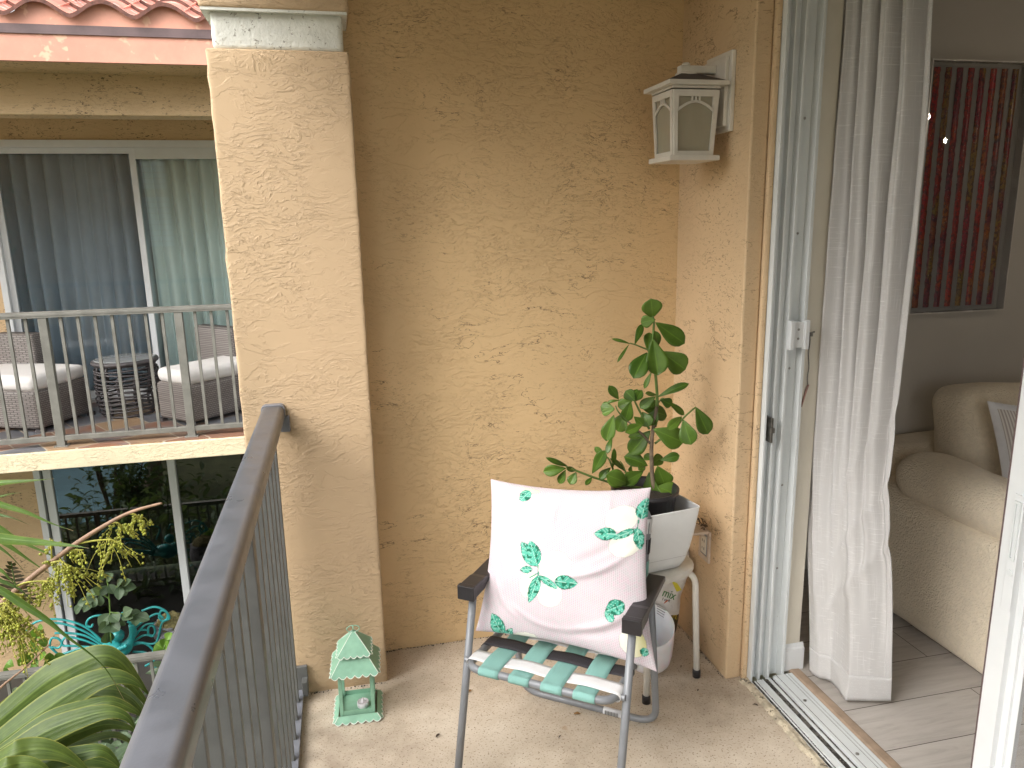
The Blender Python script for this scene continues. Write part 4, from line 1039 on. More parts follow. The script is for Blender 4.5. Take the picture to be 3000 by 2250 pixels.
for k in range(4):
    rm = Matrix.Rotation(k*PI/2, 4, 'Z'); v = [rm @ Vector(p) for p in ((-.0455,-.0575,.020),(.0455,-.0575,.020),(.0455,-.0555,.020),(-.0455,-.0555,.020),(-.0455,-.0575,.038),(.0455,-.0575,.038),(.0455,-.0555,.038),(-.0455,-.0555,.038))]
    ws.add(v, [(0,3,2,1),(4,5,6,7),(0,1,5,4),(1,2,6,5),(2,3,7,6),(3,0,4,7)])
obj('sill', ws, M['mint'], gl); obj('tray', lmb().box((-.055,-.055,.018),(.055,.055,.023)), M['mint'], gl)
rg = lmb(); rg.tube([(.021*math.cos(2*PI*k/28)+.0, .004*math.sin(2*PI*k/28), .306+.010*math.sin(2*PI*k/28)) for k in range(29)], .0016, 6); rg.tube([(0,0,.294),(0,0,.317)], .0022, 6)
obj('hanging_ring', rg, M['mint'], gl, True)
cp = LT @ Vector((.017,-.018,.0232))
tl = thing('tea_light', cp, 'small white tea light candle sitting inside the mint lantern', 'candle')
obj('cup', MB().lathe([(.0185,0),(.0195,.002),(.0195,.017),(.0185,.0185),(.017,.016),(.006,.0155)], cp, 24), M['wax'], tl, True)
obj('flame_tip', MB().lathe([(.006,.0155),(.0065,.02),(.004,.026),(.001,.033)], cp, 12), M['wax'], tl, True)
# ------------------------------------------------------------------ floor litter
def bit(px, py, s, name, label, m_, cat, seed):
    p = atz(px, py, .003); rnd = random.Random(seed); a = rnd.uniform(0, PI); d = Vector((math.cos(a), math.sin(a), 0))
    mb = MB(); leaf(mb, p-d*s, p+d*s, s*rnd.uniform(.5,.9), .5, .12, (0.1,-.2,1), 'lance', 6, 4); tag(obj(name, mb, m_, recalc=False), label, cat)
bit(1376,2025,.010,'dry_leaf_bit','tiny orange brown leaf bit on floor left of the chair leg',M['dryleaf'],'leaf bit',1)
bit(1690,2092,.012,'dry_leaf_bit','tiny orange brown leaf bit beneath the chair cross tube',M['dryleaf'],'leaf bit',2)
bit(1283,2155,.011,'dark_leaf_bit','thin dark leaf bit lying on floor right of the mint lantern',M['darktwig'],'leaf bit',3)
bit(1640,2158,.008,'dark_leaf_bit','small dark leaf bit on the floor in front of chair',M['darktwig'],'leaf bit',4)
bit(2213,2066,.010,'dark_leaf_bit','small dark leaf bit on floor beside the door track',M['darktwig'],'leaf bit',6)
bit(1995,1952,.007,'dark_leaf_bit','small dark leaf bit on floor between bucket and stool leg',M['darktwig'],'leaf bit',7)
bit(2045,2022,.006,'dark_leaf_bit','small dark leaf bit in front of the right stool leg',M['darktwig'],'leaf bit',8)
# ================================================================== NEIGHBOUR BUILDING
Y1, Y2 = 6.11, 7.735
nb = thing('apartment_building', (-2,Y2,-2.8), 'beige stucco apartment building across the courtyard with a terracotta tile roof', 'building')
XL, XR = -7.0, 3.2; DX0, DX1 = -3.015, 1.0
def wall(mb, x0, x1, z0, z1): mb.box((x0,Y2,z0),(x1,Y2+.25,z1))
mb = MB(); wall(mb, XL, DX0, -2.8, 3.0); wall(mb, DX1, XR, -2.8, 3.0); wall(mb, DX0, DX1, 2.415, 3.0); wall(mb, DX0, DX1, -.33, -.02)
obj('facade', mb, M['stucco_far'], nb)
zb0, zb1 = at(300,338,Y1).z, at(300,200,Y1).z
obj('front_beam', MB().box((XL,Y1,zb0),(XR,Y1+.22,zb1+.3)), M['stucco_far'], nb, bevel=.01)
obj('ceiling', MB().box((XL,Y1+.22,2.62),(XR,Y2,2.68)), M['stucco_far'], nb)
sl = MB(); sl.prism([(-5+0,0),(0,0)], 0, 1) if False else None
obj('balcony_slab', MB().box((XL,Y1-.02,-.155),(XR,Y2,-.012)), M['stucco_slab'], nb, bevel=.006)
obj('balcony_tiles', MB().box((XL,Y1+.0,-.0115),(XR,Y2-.001,.0)), M['slate'], nb)
YF = 5.62
zf = lambda y: at(300,y,YF).z
obj('fascia', MB().box((XL,YF,zf(183)),(XR,YF+.035,zf(103))), M['salmon'], nb)
obj('soffit', MB().box((XL,YF+.035,zf(183)+.012),(XR,Y1-.001,zf(183)+.03)), M['stucco_far'], nb)
obj('drip_edge', MB().box((XL,YF-.012,zf(105)),(XR,YF+.03,zf(78))), M['gutter'], nb)

per = .372; slope = math.radians(20); RL = .36
x_ph = at(115,30,YF).x     # a crest
def roofrow(k, mb):
    y0 = YF - .055 + k*RL*math.cos(slope)*.86; z0 = zf(62) + k*RL*math.sin(slope)*.86
    def S(x):
        p = ((x-x_ph)/per) % 1
        return .088*(.5+.5*math.cos(2*PI*p))**.75
    xs_ = [XL+.3+i*per/22 for i in range(int((1.2-XL)/per*22))]
    vs, fs = [], []
    for x in xs_:
        z = S(x); nz = .006*mnoise.noise(Vector((math.floor((x-x_ph)/per)*3.3, k*5, 0)))
        for (dy, dz) in ((0, nz), (0, .026+nz), (RL*math.cos(slope), RL*math.sin(slope)+.026-.03)):
            vs.append((x, y0+dy, z0+z+dz))
    for i in range(len(xs_)-1):
        a, b = i*3, (i+1)*3
        mb.mi = 1; mb.f.append([len(mb.v)+q for q in (a,b,b+1,a+1)]); mb.m.append(1)
        mb.f.append([len(mb.v)+q for q in (a+1,b+1,b+2,a+2)]); mb.m.append(0)
    mb.v += [Vector(p) for p in vs]; mb.mi = 0
bsx = [XL+.3+i*per/16 for i in range(int((1.2-XL)/per*16))]
def Sx(x): return .088*(.5+.5*math.cos(2*PI*(((x-x_ph)/per) % 1)))**.75
obj('bird_stop', MB().prism([(bsx[0],zf(80))] + [(bsx[-1],zf(80))] + [(x, zf(62)+Sx(x)+.022) for x in bsx[::-1]], YF-.005, YF+.02, 'y'), M['salmon'], nb)
mb = MB()
for k in range(9): roofrow(k, mb)
for k in range(3):
    for j in range(-4, 6):
        x = x_ph + per*(j+.30); y0 = YF-.055+k*RL*math.cos(slope)*.86; z0 = zf(62)+k*RL*math.sin(slope)*.86+.02
        zc = .088*(.5+.5*math.cos(2*PI*.30))**.75-.002
        mb.tube([(x,y0+.003,z0+zc),(x,y0+RL*.85,z0+zc+RL*.85*math.tan(slope)*.95)], .006, 5)
o = obj('roof', mb, [M['tile'], M['tile_edge']], nb, True, recalc=False)
md = o.modifiers.new('edge','EDGE_SPLIT'); md.split_angle = math.radians(50)
# upper sliding doors
def pane_set(x0, x1, z0, z1, gm, name, yoff=0, fw_=.045):
    fr = MB(); y0, y1 = Y2+.02+yoff, Y2+.06+yoff
    fr.box((x0,y0,z0),(x0+fw_,y1,z1)); fr.box((x1-fw_,y0,z0),(x1,y1,z1)); fr.box((x0+fw_,y0,z1-fw_),(x1-fw_,y1,z1)); fr.box((x0+fw_,y0,z0),(x1-fw_,y1,z0+fw_*1.4))
    f = obj(name, fr, M['white_frame'], nb, bevel=.002)
    obj('glass_pane', MB().add([(x0+fw_,y0+.02,z0+fw_*1.4),(x1-fw_,y0+.02,z0+fw_*1.4),(x1-fw_,y0+.02,z1-fw_),(x0+fw_,y0+.02,z1-fw_)], [(0,1,2,3)]), gm, f, recalc=False)
    return f
xm = -1.80
ofr = MB().box((DX0,Y2-.02,2.35),(DX1,Y2+.14,2.4149)).box((DX0,Y2-.02,0.0002),(DX0+.05,Y2+.14,2.35)).box((DX0,Y2-.02,.0002),(DX1,Y2+.14,.035))
obj('door_frame', ofr, M['white_frame'], nb, bevel=.002)
d1 = pane_set(DX0+.051, xm+.035, .036, 2.349, M['glass_dark'], 'sliding_door', 0, .05)
d2 = pane_set(xm-.03, .3, .036, 2.349, M['glass'], 'sliding_door', .05, .055)
obj('header_shade', MB().box((xm+.04,Y2-.005,2.25),(1.0,Y2+.045,2.349)), M['white_metal'], d2)
# curtains behind
def drape(x0, x1, z0, z1, y, m_, label, sd_, per_=.12):
    mb = MB(); rnd = random.Random(sd_)
    def fn(u, v):
        x = x0+(x1-x0)*u; ph = x/per_*2*PI; f = 1.6*abs(math.sin((ph + .7*math.sin(x*9+sd_) + .3*math.sin(v*3+x*5))/2))**.6-.9
        return Vector((x + .02*math.sin(v*2+x*3), y - .17*f*(.6+.4*math.sin(x*7+sd_)) , z0+(z1-z0)*v))
    mb.grid(fn, int((x1-x0)/per_*14), 14); tag(obj('pleated_curtain', mb, m_, smooth=True, recalc=False), label, 'curtain')
drape(DX0-.1, xm+.05, .04, 2.36, Y2+.27, M['dimmed_curtain'], 'white pleated curtain coloured grey blue for shade behind the dark left glass door across the courtyard', 2)
drape(xm+.02, .6, .04, 2.36, Y2+.27, M['sheer'], 'pale mint pleated curtain behind the right glass door across the courtyard', 5, .14)
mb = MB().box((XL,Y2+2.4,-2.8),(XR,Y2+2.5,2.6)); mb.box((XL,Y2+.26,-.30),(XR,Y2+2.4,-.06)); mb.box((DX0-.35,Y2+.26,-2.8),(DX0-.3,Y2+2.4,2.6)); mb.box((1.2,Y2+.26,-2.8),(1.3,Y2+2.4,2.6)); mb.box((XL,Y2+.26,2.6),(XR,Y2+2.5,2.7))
obj('room_interior', mb, M['unlit_room'], nb)
# lower storefront glass
zl0, zl1 = -2.80, -.331
fr = MB().box((DX0,Y2+.0,zl0),(DX0+.055,Y2+.10,zl1)).box((DX0+.075,Y2+.02,zl0),(DX0+.145,Y2+.08,zl1)).box((xm-.01,Y2-.005,zl0),(xm+.06,Y2+.08,zl1)).box((DX0+.055,Y2+.02,zl1-.03),(DX1,Y2+.08,zl1)).box((DX0+.055,Y2+.02,zl0),(DX1,Y2+.08,zl0+.05))
obj('storefront_frame', fr, M['white_frame'], nb, bevel=.002)
obj('storefront_glass', MB().add([(DX0+.06,Y2+.045,zl0),(DX1,Y2+.045,zl0),(DX1,Y2+.045,zl1),(DX0+.06,Y2+.045,zl1)], [(0,1,2,3)]), M['glass_lower'], nb, recalc=False)
# seen mirrored in it: an added pale blue sheet and courtyard trees
def twigtree(base, h, sd_, name, label, m_leaf, spread=.5, nl=160, ls=.09):
    t = thing(name, base, label, 'tree' if h > 1.2 else 'plant'); rnd = random.Random(sd_); tr = MB(); lf = MB()
    tips = []
    for k in range(5):
        p = Vector(base) + Vector((rnd.uniform(-.05,.05), rnd.uniform(-.05,.05), 0)); q = p + Vector((rnd.uniform(-1,1)*spread, rnd.uniform(-.6,.6)*spread, h*rnd.uniform(.7,1)))
        mid = p.lerp(q, .5) + Vector((rnd.uniform(-.1,.1), 0, .05)); P = spline([p, mid, q], 5)
        tr.tube(P, [.03*h/1.5*(1-.7*i/(len(P)-1)) for i in range(len(P))], 6); tips += P[4:]
    for k in range(nl):
        c = rnd.choice(tips) + Vector((rnd.gauss(0,.16), rnd.gauss(0,.14), rnd.gauss(0,.14)))*spread*2
        d = Vector((rnd.uniform(-1,1), rnd.uniform(-1,1), rnd.uniform(-.7,.5))).normalized()*ls
        leaf(lf, c, c+d, ls*.45, .3, .05, (rnd.uniform(-1,1), -1, rnd.uniform(0,1)), 'lance', 3, 2)
    obj('trunk', tr, M['bark'], t, True); obj('crown', lf, m_leaf, t, recalc=False)
structure('sky_patch_sheet', MB().box((-7.5,.3,-2.858),(-3.75,3.4,-2.84)), mat('pale_sky_blue', (.26,.46,.54), .15, .1, 2))  # added unseen sheet; the storefront glass mirrors it as pale blue sky
twigtree((-3.75,3.2,-2.85), 1.5, 3, 'mirrored_tree', 'slim dark courtyard tree mirrored in the lower storefront glass', M['leaf_muted'], .35, 260, .10)
twigtree((-3.3,3.9,-2.85), 1.2, 6, 'mirrored_tree', 'dark bushy courtyard tree mirrored beside the storefront mullion', M['leaf_muted'], .40, 320, .13)
# neighbour upper railing
def far_rail(name, label, zf_, posts, step, x0, x1, yy, rot=0, zt_=1.04):
    t = thing(name, (x0,yy,zf_), label, 'railing')
    obj('top_rail', MB().box((x0,yy-.03,zf_+zt_-.045),(x1,yy+.03,zf_+zt_)).box((x0,yy-.034,zf_+zt_-.03),(x1,yy-.0301,zf_+zt_-.012)), M['railing_far'], t, bevel=.004)
    obj('bottom_rail', MB().box((x0,yy-.02,zf_+.045),(x1,yy+.02,zf_+.085)), M['railing_far'], t, bevel=.003)
    for p in posts: obj('post', MB().box((p-.029,yy-.025,zf_),(p+.029,yy+.025,zf_+zt_-.046)).box((p-.05,yy-.04,zf_),(p+.05,yy+.04,zf_+.008)), M['railing_far'], t, bevel=.002)
    x = posts[0] + step; 
    xs_ = []
    k = -30
    while k < 45:
        xx = posts[0] + step*k
        if x0 < xx < x1 and all(abs(xx-p) > .05 for p in posts): xs_.append(xx)
        k += 1
    for xx in xs_: obj('baluster', MB().box((xx-.0105,yy-.0105,zf_+.086),(xx+.0105,yy+.0105,zf_+zt_-.046)), M['railing_far'], t)
far_rail('far_railing', 'taupe metal railing of the upper balcony across the courtyard', 0.0, (-2.178,-1.235,-.29,-3.12), .1179, -3.6, .5, Y1+.08)
far_rail('far_railing', 'taupe metal railing of the ground floor terrace below the balcony', -2.8, (-3.1,-.9,-5.2), .116, -5.6, .5, Y1-.10, zt_=1.05)
# wicker loungers, drum table
def lounger(c, rotz, label, sz=(.70,.72,.33), back=None):
    t = thing('wicker_lounger', c, label, 'lounger', 'wicker loungers on the upper balcony')
    T = Matrix.Translation(c) @ Matrix.Rotation(rotz, 4, 'Z')
    mb = MB(); mb.T = T; mb.rbox((0,0,sz[2]/2+.03),sz,.03,3,4); obj('base', mb, M['wicker'], t, True, weld=True)
    mb = MB(); mb.T = T
    for a in (-1,1):
        for b in (-1,1): mb.box((a*sz[0]/2-a*.02-.025,b*sz[1]/2-b*.02-.025,0),(a*sz[0]/2-a*.02+.025,b*sz[1]/2-b*.02+.025,.03))
    obj('foot', mb, M['rattan_dark'], t)
    mb = MB(); mb.T = T; mb.rbox((0,0,sz[2]+.085),(sz[0]-.01,sz[1]-.01,.13),.055,5,8,soft(.008,5)); obj('cushion', mb, M['cushion_white'], t, True, weld=True)
    if back:
        mb = MB(); mb.T = T; mb.rbox(back[0],back[1],.03,3,4); obj('backrest', mb, M['wicker'], t, True, weld=True)
# left lounger corner at (-2.487,6.589)
cl = Vector((-2.487,6.62,0)); e1 = Vector((.236,.549,0)).normalized(); ang = math.atan2(e1.y, e1.x)-PI/2
e2 = Vector((-e1.y, e1.x, 0))
lounger(cl + e1*.33 + e2*.42, ang, 'left wicker lounger with white cushion behind the far balcony posts', (.84,.62,.32), ((-.30,.36,.42),(.42,.14,.62)))
cr = Vector((-1.288,6.47,0)); f1 = Vector((.70,.70,0)).normalized(); f2 = Vector((-f1.y, f1.x, 0)); a2 = math.atan2(f1.y, f1.x)
lounger(cr + f1*.40 + f2*.22 , a2, 'right wicker lounger with white cushion partly hidden by the pillar', (.80,.44,.32), ((.33,.30,.42),(.14,.55,.62)))
dc = Vector((-1.925,7.20,0))
dt = thing('drum_table', dc, 'round dark rattan drum side table with glass top between the loungers', 'side table')
mb = MB(); rnd = random.Random(3)
for k in range(13):
    z = .02 + k*.036; r = .205 + .062*math.sin(PI*(.18+.6*k/12)); ph = rnd.uniform(0,6)
    mb.tube([(dc.x+(r+.006*math.sin(3*a+ph))*math.cos(a), dc.y+(r+.006*math.sin(3*a+ph))*math.sin(a), z+.008*math.sin(2*a+ph)) for a in [2*PI*i/36 for i in range(37)]], .0085, 6)
obj('rattan_ring', mb, M['rattan_dark'], dt, True)
mb = MB()
for k in range(12):
    a = 2*PI*k/12; mb.tube([(dc.x+(.19+.062*math.sin(PI*(.18+.6*j/8)))*math.cos(a+.1*math.sin(j)), dc.y+(.19+.062*math.sin(PI*(.18+.6*j/8)))*math.sin(a+.1*math.sin(j)), .01+j*.058) for j in range(9)], .013, 6)
obj('upright', mb, M['rattan_dark'], dt, True)
obj('rim', MB().lathe([(.245,.462),(.272,.464),(.276,.482),(.268,.494),(.25,.494)], dc, 36), M['rattan_dark'], dt, True)
obj('glass_top', MB().lathe([(.248,.495),(.25,.502),(.24,.503)], dc, 36), mat('grey_glass_top', (.26,.27,.27), .12, .05, 5), dt, True)
# ------------------------------------------------------------------ ground floor terrace things
def c3(x, y): return (.452*x, 1500+.452*y)
YB = 6.75
bf = thing('butterfly_sculpture', at(*c3(740,900),YB), 'teal metal butterfly garden bench with curled wire wings behind the lower railing', 'sculpture')
def wire(pts, r=.010, y0=YB, name='wing_wire'):
    obj(name, MB().tube(spline([at(*c3(a,b), y0) for a, b in pts], 6), r, 7), M['teal'], bf, True)
for pts in ([(690,860),(560,750),(440,705),(330,695),(230,715),(175,770)],[(690,865),(560,780),(430,730),(320,715)],[(680,875),(560,805),(450,785),(355,785)],[(670,880),(540,830),(440,810),(405,835),(410,865),(470,868),(660,880)],
            [(660,890),(540,880),(440,910),(380,920),(320,870)],[(320,870),(335,820),(375,820),(400,850),(380,880),(330,875)],[(660,905),(560,895),(440,925)],
            [(670,780),(700,690),(640,670),(580,690),(560,730),(590,745),(603,725)],[(840,800),(900,730),(1010,660),(1060,690)],[(850,840),(930,740),(1000,720)],[(920,640),(1000,615),(1070,640),(1098,690),(1050,720),(1020,830),(980,855),(900,845),(840,860)],
            [(1030,680),(1045,640),(1080,650),(1085,690),(1050,705),(1030,680)],[(960,790),(965,745),(995,740),(1005,780),(985,805),(960,790)],[(850,830),(900,770),(955,765)],[(860,840),(930,800),(985,800)],[(840,870),(930,850),(990,890),(985,915)],
            [(770,690),(800,650),(860,680),(850,715),(825,710)],[(860,905),(960,920),(1020,1030)],[(940,1000),(1000,960),(1010,915)]): wire(pts)
mb = MB(); P = spline([at(*c3(a,b), YB-.03) for a, b in ((640,915),(700,890),(760,890),(820,870),(860,790),(855,730))], 6)
n = len(P); mb.tube(P, [.03+.055*math.sin(PI*min(1,i/(n*.7)))*(1 if i < n*.7 else .3) for i in range(n)], 12); obj('body', mb, M['teal'], bf, True)
mb = MB()
for k in range(12):
    p = at(*c3(660+k*14, 935-k*6), YB-.10); mb.sphere(p, .022, 8, 5)
obj('body_bumps', mb, M['teal'], bf, True)
obj('head', MB().sphere(at(*c3(765,800),YB-.05), .055, 12, 8), M['teal'], bf, True)
def leafplant(name, label, Y, base, stems, leaves, m_, scale, sd_, nrmz=.4):
    t = thing(name, at(*c3(*base),Y), label, 'plant'); rnd = random.Random(sd_)
    for s_ in stems:
        obj('stem', MB().tube(spline([at(*c3(a,b),Y) for a, b in s_], 5), .007, 6), M['stem_green'], t, True)
    for (b0,b1,t0,t1,w_) in leaves:
        B_, T_ = at(*c3(b0,b1),Y), at(*c3(t0,t1),Y-rnd.uniform(-.05,.12)); mb = MB()
        leaf(mb, B_, T_, w_*.452/F*Y, .3, rnd.uniform(0,.12), (EYE-B_).normalized()+Vector((rnd.uniform(-.3,.3),0,rnd.uniform(0,nrmz))), scale); obj('leaf', mb, m_, t, True, recalc=False)
leafplant('leafy_shrub', 'slim dull green leafy shrub rising behind the teal butterfly', 6.6, (715,850),
 [[(720,850),(715,700),(708,560),(690,420),(650,380)],[(708,560),(650,530),(570,540)],[(712,520),(780,470),(850,470)],[(715,650),(790,660),(870,670)]],
 [(690,420,640,385,60),(690,430,735,400,60),(700,480,640,540,60),(705,470,740,530,60),(660,520,600,495,60),(640,530,560,530,60),(620,550,590,620,60),(650,540,650,610,50),(610,560,500,600,60),(590,580,540,650,50),(780,480,770,570,60),(790,475,850,440,50),(800,490,885,490,60),(790,500,820,540,60),(760,480,800,440,50),
  (800,660,860,630,70),(790,670,860,690,60),(870,680,880,740,60),(880,670,970,700,70),(715,660,640,740,80),(715,665,770,710,80),(710,720,640,780,80),(715,730,775,770,80),(700,770,690,850,80),(790,700,790,740,50),(840,670,915,650,60),(540,590,490,660,50),(560,560,520,630,50)], M['leaf_muted'], 'ell', 2)
leafplant('succulent_clump', 'clump of round bright green leaves standing behind the lower railing', 6.35, (240,960),
 [[(240,980),(230,850),(240,760)],[(180,1000),(160,940)],[(330,990),(340,940)]],
 [(240,800,190,780,60),(240,800,290,780,60),(230,860,180,850,60),(235,860,235,910,60),(240,840,310,850,60),(165,980,150,905,60),(160,980,110,960,60),(180,985,190,910,60),(200,1000,250,960,55),(330,990,430,930,80),(330,985,320,910,60),(280,1000,310,990,60),(190,1010,250,1000,60),(240,760,280,750,50),(150,900,130,860,60),(260,950,300,920,60),(60,1030,20,1040,60),(90,1000,40,980,60)], M['leaf_bright'], 'obov', 5)
leafplant('broadleaf_plant', 'bright green broad leaves between stone urn and the near railing', 6.55, (1060,920),
 [[(1050,930),(1070,860)]], [(1060,890,1010,850,110),(1060,880,1100,820,100),(1070,890,1120,870,90),(1050,920,1000,900,70),(1080,830,1110,780,60)], M['leaf_bright'], 'ell', 8)
leafplant('dark_fern', 'dark dry fern in front of the beige wall at far left', 7.4, (100,600),
 [[(120,640),(100,480),(70,320)]], [(75+k*4, 340+k*26, (75+k*4)+sg*(30+k*15), 330+k*24-10+ (20 if sg>0 else 0), 20) for k in range(11) for sg in (-1,1)], M['fern_dark'], 'lance', 9)
ur = thing('stone_urn', at(*c3(1110,760),6.9), 'weathered grey stone urn topped with dry moss beyond the teal wing', 'urn')
uc = at(*c3(1120,790),6.9)
mb = MB(); mb.lathe([(.06,-.16),(.11,-.12),(.15,-.03),(.16,.05),(.13,.10),(.15,.13)], uc, 24)
mb.v = [p + Vector((mnoise.noise(p*16), mnoise.noise(p*16+Vector((3,0,0))), mnoise.noise(p*16+Vector((0,5,0)))))*.03 for p in mb.v]
obj('bowl', mb, M['stone'], ur, True)
mb = MB(); mb.sphere(uc+Vector((0,-.02,.13)), .12, 16, 10, (1.1,1,.7)); mb.v = [p + Vector((mnoise.noise(p*30), mnoise.noise(p*30+Vector((3,0,0))), mnoise.noise(p*30+Vector((0,5,0)))))*.03 for p in mb.v]
obj('moss', mb, M['moss'], ur, True)
# ground cover below (too many to count)
rnd = random.Random(31); mb = MB()
for k in range(2600):
    x, y_ = rnd.uniform(-4.2,-.2), rnd.uniform(3.2,6.6)
    z = -2.85 + rnd.random()**1.4*.75*(.6+.5*mnoise.noise(Vector((x*1.3,y_*1.3,0)))+.3)
    c = Vector((x,y_,z)); d = Vector((rnd.uniform(-1,1),rnd.uniform(-1,1),rnd.uniform(-.5,.6))).normalized()*rnd.uniform(.10,.2)
    leaf(mb, c, c+d, rnd.uniform(.04,.09), .3, .1, (rnd.uniform(-.5,.5),-.6,1), 'ell', 4, 2)
tag(obj('shrub_bed', mb, M['leaf_muted'], recalc=False), 'dense bed of low green shrubs below the courtyard railing', 'shrubs', kind='stuff')
# ------------------------------------------------------------------ palm beside the railing
YP = 2.7
def ribbon(mb, pts, wdt, Y, fold=.25, ylist=None, roll=0, wprof=None, n=40, nw=10):
    P = spline([at(a, b, (ylist[i] if ylist else Y)) for i, (a, b) in enumerate(pts)], 12)
    L = len(P)
    def fr_(v):
        f = v*(L-1); i = min(L-2, int(f)); t = f-i
        return P[i].lerp(P[i+1], t), (P[min(i+2,L-1)]-P[max(0,i-1)]).normalized()
    def fn(u, v):
        p, t = fr_(v); view = (EYE-p).normalized(); view = (view + Vector((0,0,.35))).normalized()
        sd = t.cross(view).normalized(); nn = sd.cross(t).normalized()
        if roll: sd, nn = sd*math.cos(roll)+nn*math.sin(roll), nn*math.cos(roll)-sd*math.sin(roll)
        w_ = wdt*(wprof(v) if wprof else 1); s = (u-.5)*w_
        return p + sd*s - nn*(abs(u-.5)*w_*fold) + nn*.0012*math.sin(u*PI*9)
    mb.grid(fn, nw+1, n)
pb = at(-420,2250,YP)
pm = thing('palm', (pb.x,pb.y,-2.85), 'palm with broad arching pleated leaves and yellow fruit sprays beside the railing', 'palm')
obj('trunk', MB().tube(spline([(pb.x,pb.y,-2.86),(pb.x-.03,pb.y,-1.8),(pb.x+.02,pb.y,-1.0),(pb.x,pb.y,-.35)],6), [.085]*7+[.075]*12, 14), M['bark'], pm, True)
def wp1(v): return (.45+.55*min(1,v*2.2))*min(1,(1-v)*1.7+.012)**.95
bigs = [
 ([(-420,2330),(-150,2230),(0,2110),(120,2010),(200,1960),(290,1922),(345,1935),(395,1985),(440,2040)], 150, .25, 2.75, .0),
 ([(-420,2360),(-120,2270),(0,2175),(130,2080),(240,2010),(320,1982),(380,1990),(425,2020)], 150, .3, 2.65, .1),
 ([(-420,2380),(-120,2290),(20,2190),(140,2110),(250,2070),(325,2055),(390,2080),(415,2100)], 95, .25, 2.6, .2),
 ([(-420,2360),(-150,2290),(10,2215),(140,2140),(250,2098),(320,2085),(370,2100),(400,2140)], 110, .25, 2.5, .0),
 ([(-380,2380),(-100,2300),(100,2210),(200,2160),(300,2125),(370,2130),(400,2150)], 80, .3, 2.55, -.5),
 ([(-420,2370),(-150,2300),(0,2225),(90,2195),(160,2200),(220,2230),(290,2290)], 120, .35, 2.3, .0),
 ([(-380,2400),(-50,2330),(120,2240),(220,2210),(290,2198),(330,2220),(360,2260)], 90, .35, 2.35, .1),
 ([(-420,2400),(-150,2330),(-20,2260),(60,2235),(120,2245),(170,2290)], 90, .35, 2.2, .0),
 ([(-420,2380),(-100,2280),(60,2180),(180,2110),(270,2085),(330,2100),(350,2130)], 70, .3, 2.85, -.6),
 ([(-420,2380),(-50,2290),(120,2210),(240,2170),(330,2150),(380,2170),(405,2200)], 60, .3, 2.7, .5),
 ([(-420,2300),(-100,2180),(120,2040),(240,1985),(350,1985),(420,2050),(455,2120)], 70, .3, 2.9, -.3),
 ([(-420,2390),(-60,2310),(150,2240),(260,2225),(350,2250),(390,2300)], 85, .4, 2.45, .2),
 ([(-420,2340),(-120,2250),(60,2130),(180,2060),(280,2040),(350,2070),(375,2120)], 55, .3, 2.8, .9),
 ([(-420,2300),(-120,2170),(30,2060),(120,2000),(200,1990),(260,2030)], 60, .3, 3.0, -.7),
 ([(-420,2320),(-100,2210),(150,2080),(300,2020),(380,2040),(430,2100),(450,2150)], 80, .3, 2.95, .4),
]
for i, (pts, wd, fo, yy, ro_) in enumerate(bigs):
    mb = MB(); n_ = len(pts)
    ribbon(mb, pts, wd/F*yy*.70, yy, fo*.6+.06, [YP+(yy-YP)*min(1,k/2) for k in range(n_)], ro_, wp1, 60, 12)
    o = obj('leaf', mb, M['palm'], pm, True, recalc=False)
def p4(x, y): return (x*.1928, 1380+y*.1928)
def wp2(v): return (.55+.45*math.sin(PI*min(1,v*1.2)))*min(1,(1-v)*1.7+.03)
fr_l = [([(-900,420),(-300,250),(0,175),(500,140),(825,116)],95,2.5),([(-900,300),(-300,400),(0,500),(400,625),(800,800),(1112,906)],88,2.5),([(-900,900),(-300,950),(0,1015),(600,1075),(1100,1130),(1345,1170)],150,2.35),
 ([(-900,500),(-300,700),(0,870),(300,1060),(800,1290),(1000,1450)],80,2.6),([(-900,600),(-300,880),(100,1110),(500,1390),(950,1690)],75,2.6),([(-900,800),(-300,1000),(0,1165),(200,1330),(430,1590)],48,2.55),
 ([(-900,500),(-300,610),(0,665),(200,715),(485,835)],50,2.7),([(-900,600),(-300,450),(0,385),(200,340),(370,326)],32,2.7),([(-900,700),(-300,430),(0,372),(270,293)],18,2.72),
 ([(-900,1600),(-300,1700),(0,1800),(300,1990),(700,2250),(1000,2500),(1560,2950),(1900,3500)],110,2.45),([(-900,1500),(-300,1560),(0,1660),(300,1800),(500,1990)],70,2.5),([(-900,900),(-200,900),(0,940),(350,1060),(660,1180)],26,2.65),([(-900,1400),(-300,1420),(0,1500),(160,1650),(420,1880)],55,2.4)]
for i, (pts, wd, yy) in enumerate(fr_l):
    mb = MB(); ribbon(mb, [p4(*p) for p in pts], wd*.1928/F*yy*1.0, yy, .5, [yy-.05*k/5 for k in range(len(pts))], 0, wp2, 40, 8)
    obj('frond_blade', mb, M['frond'], pm, True, recalc=False)
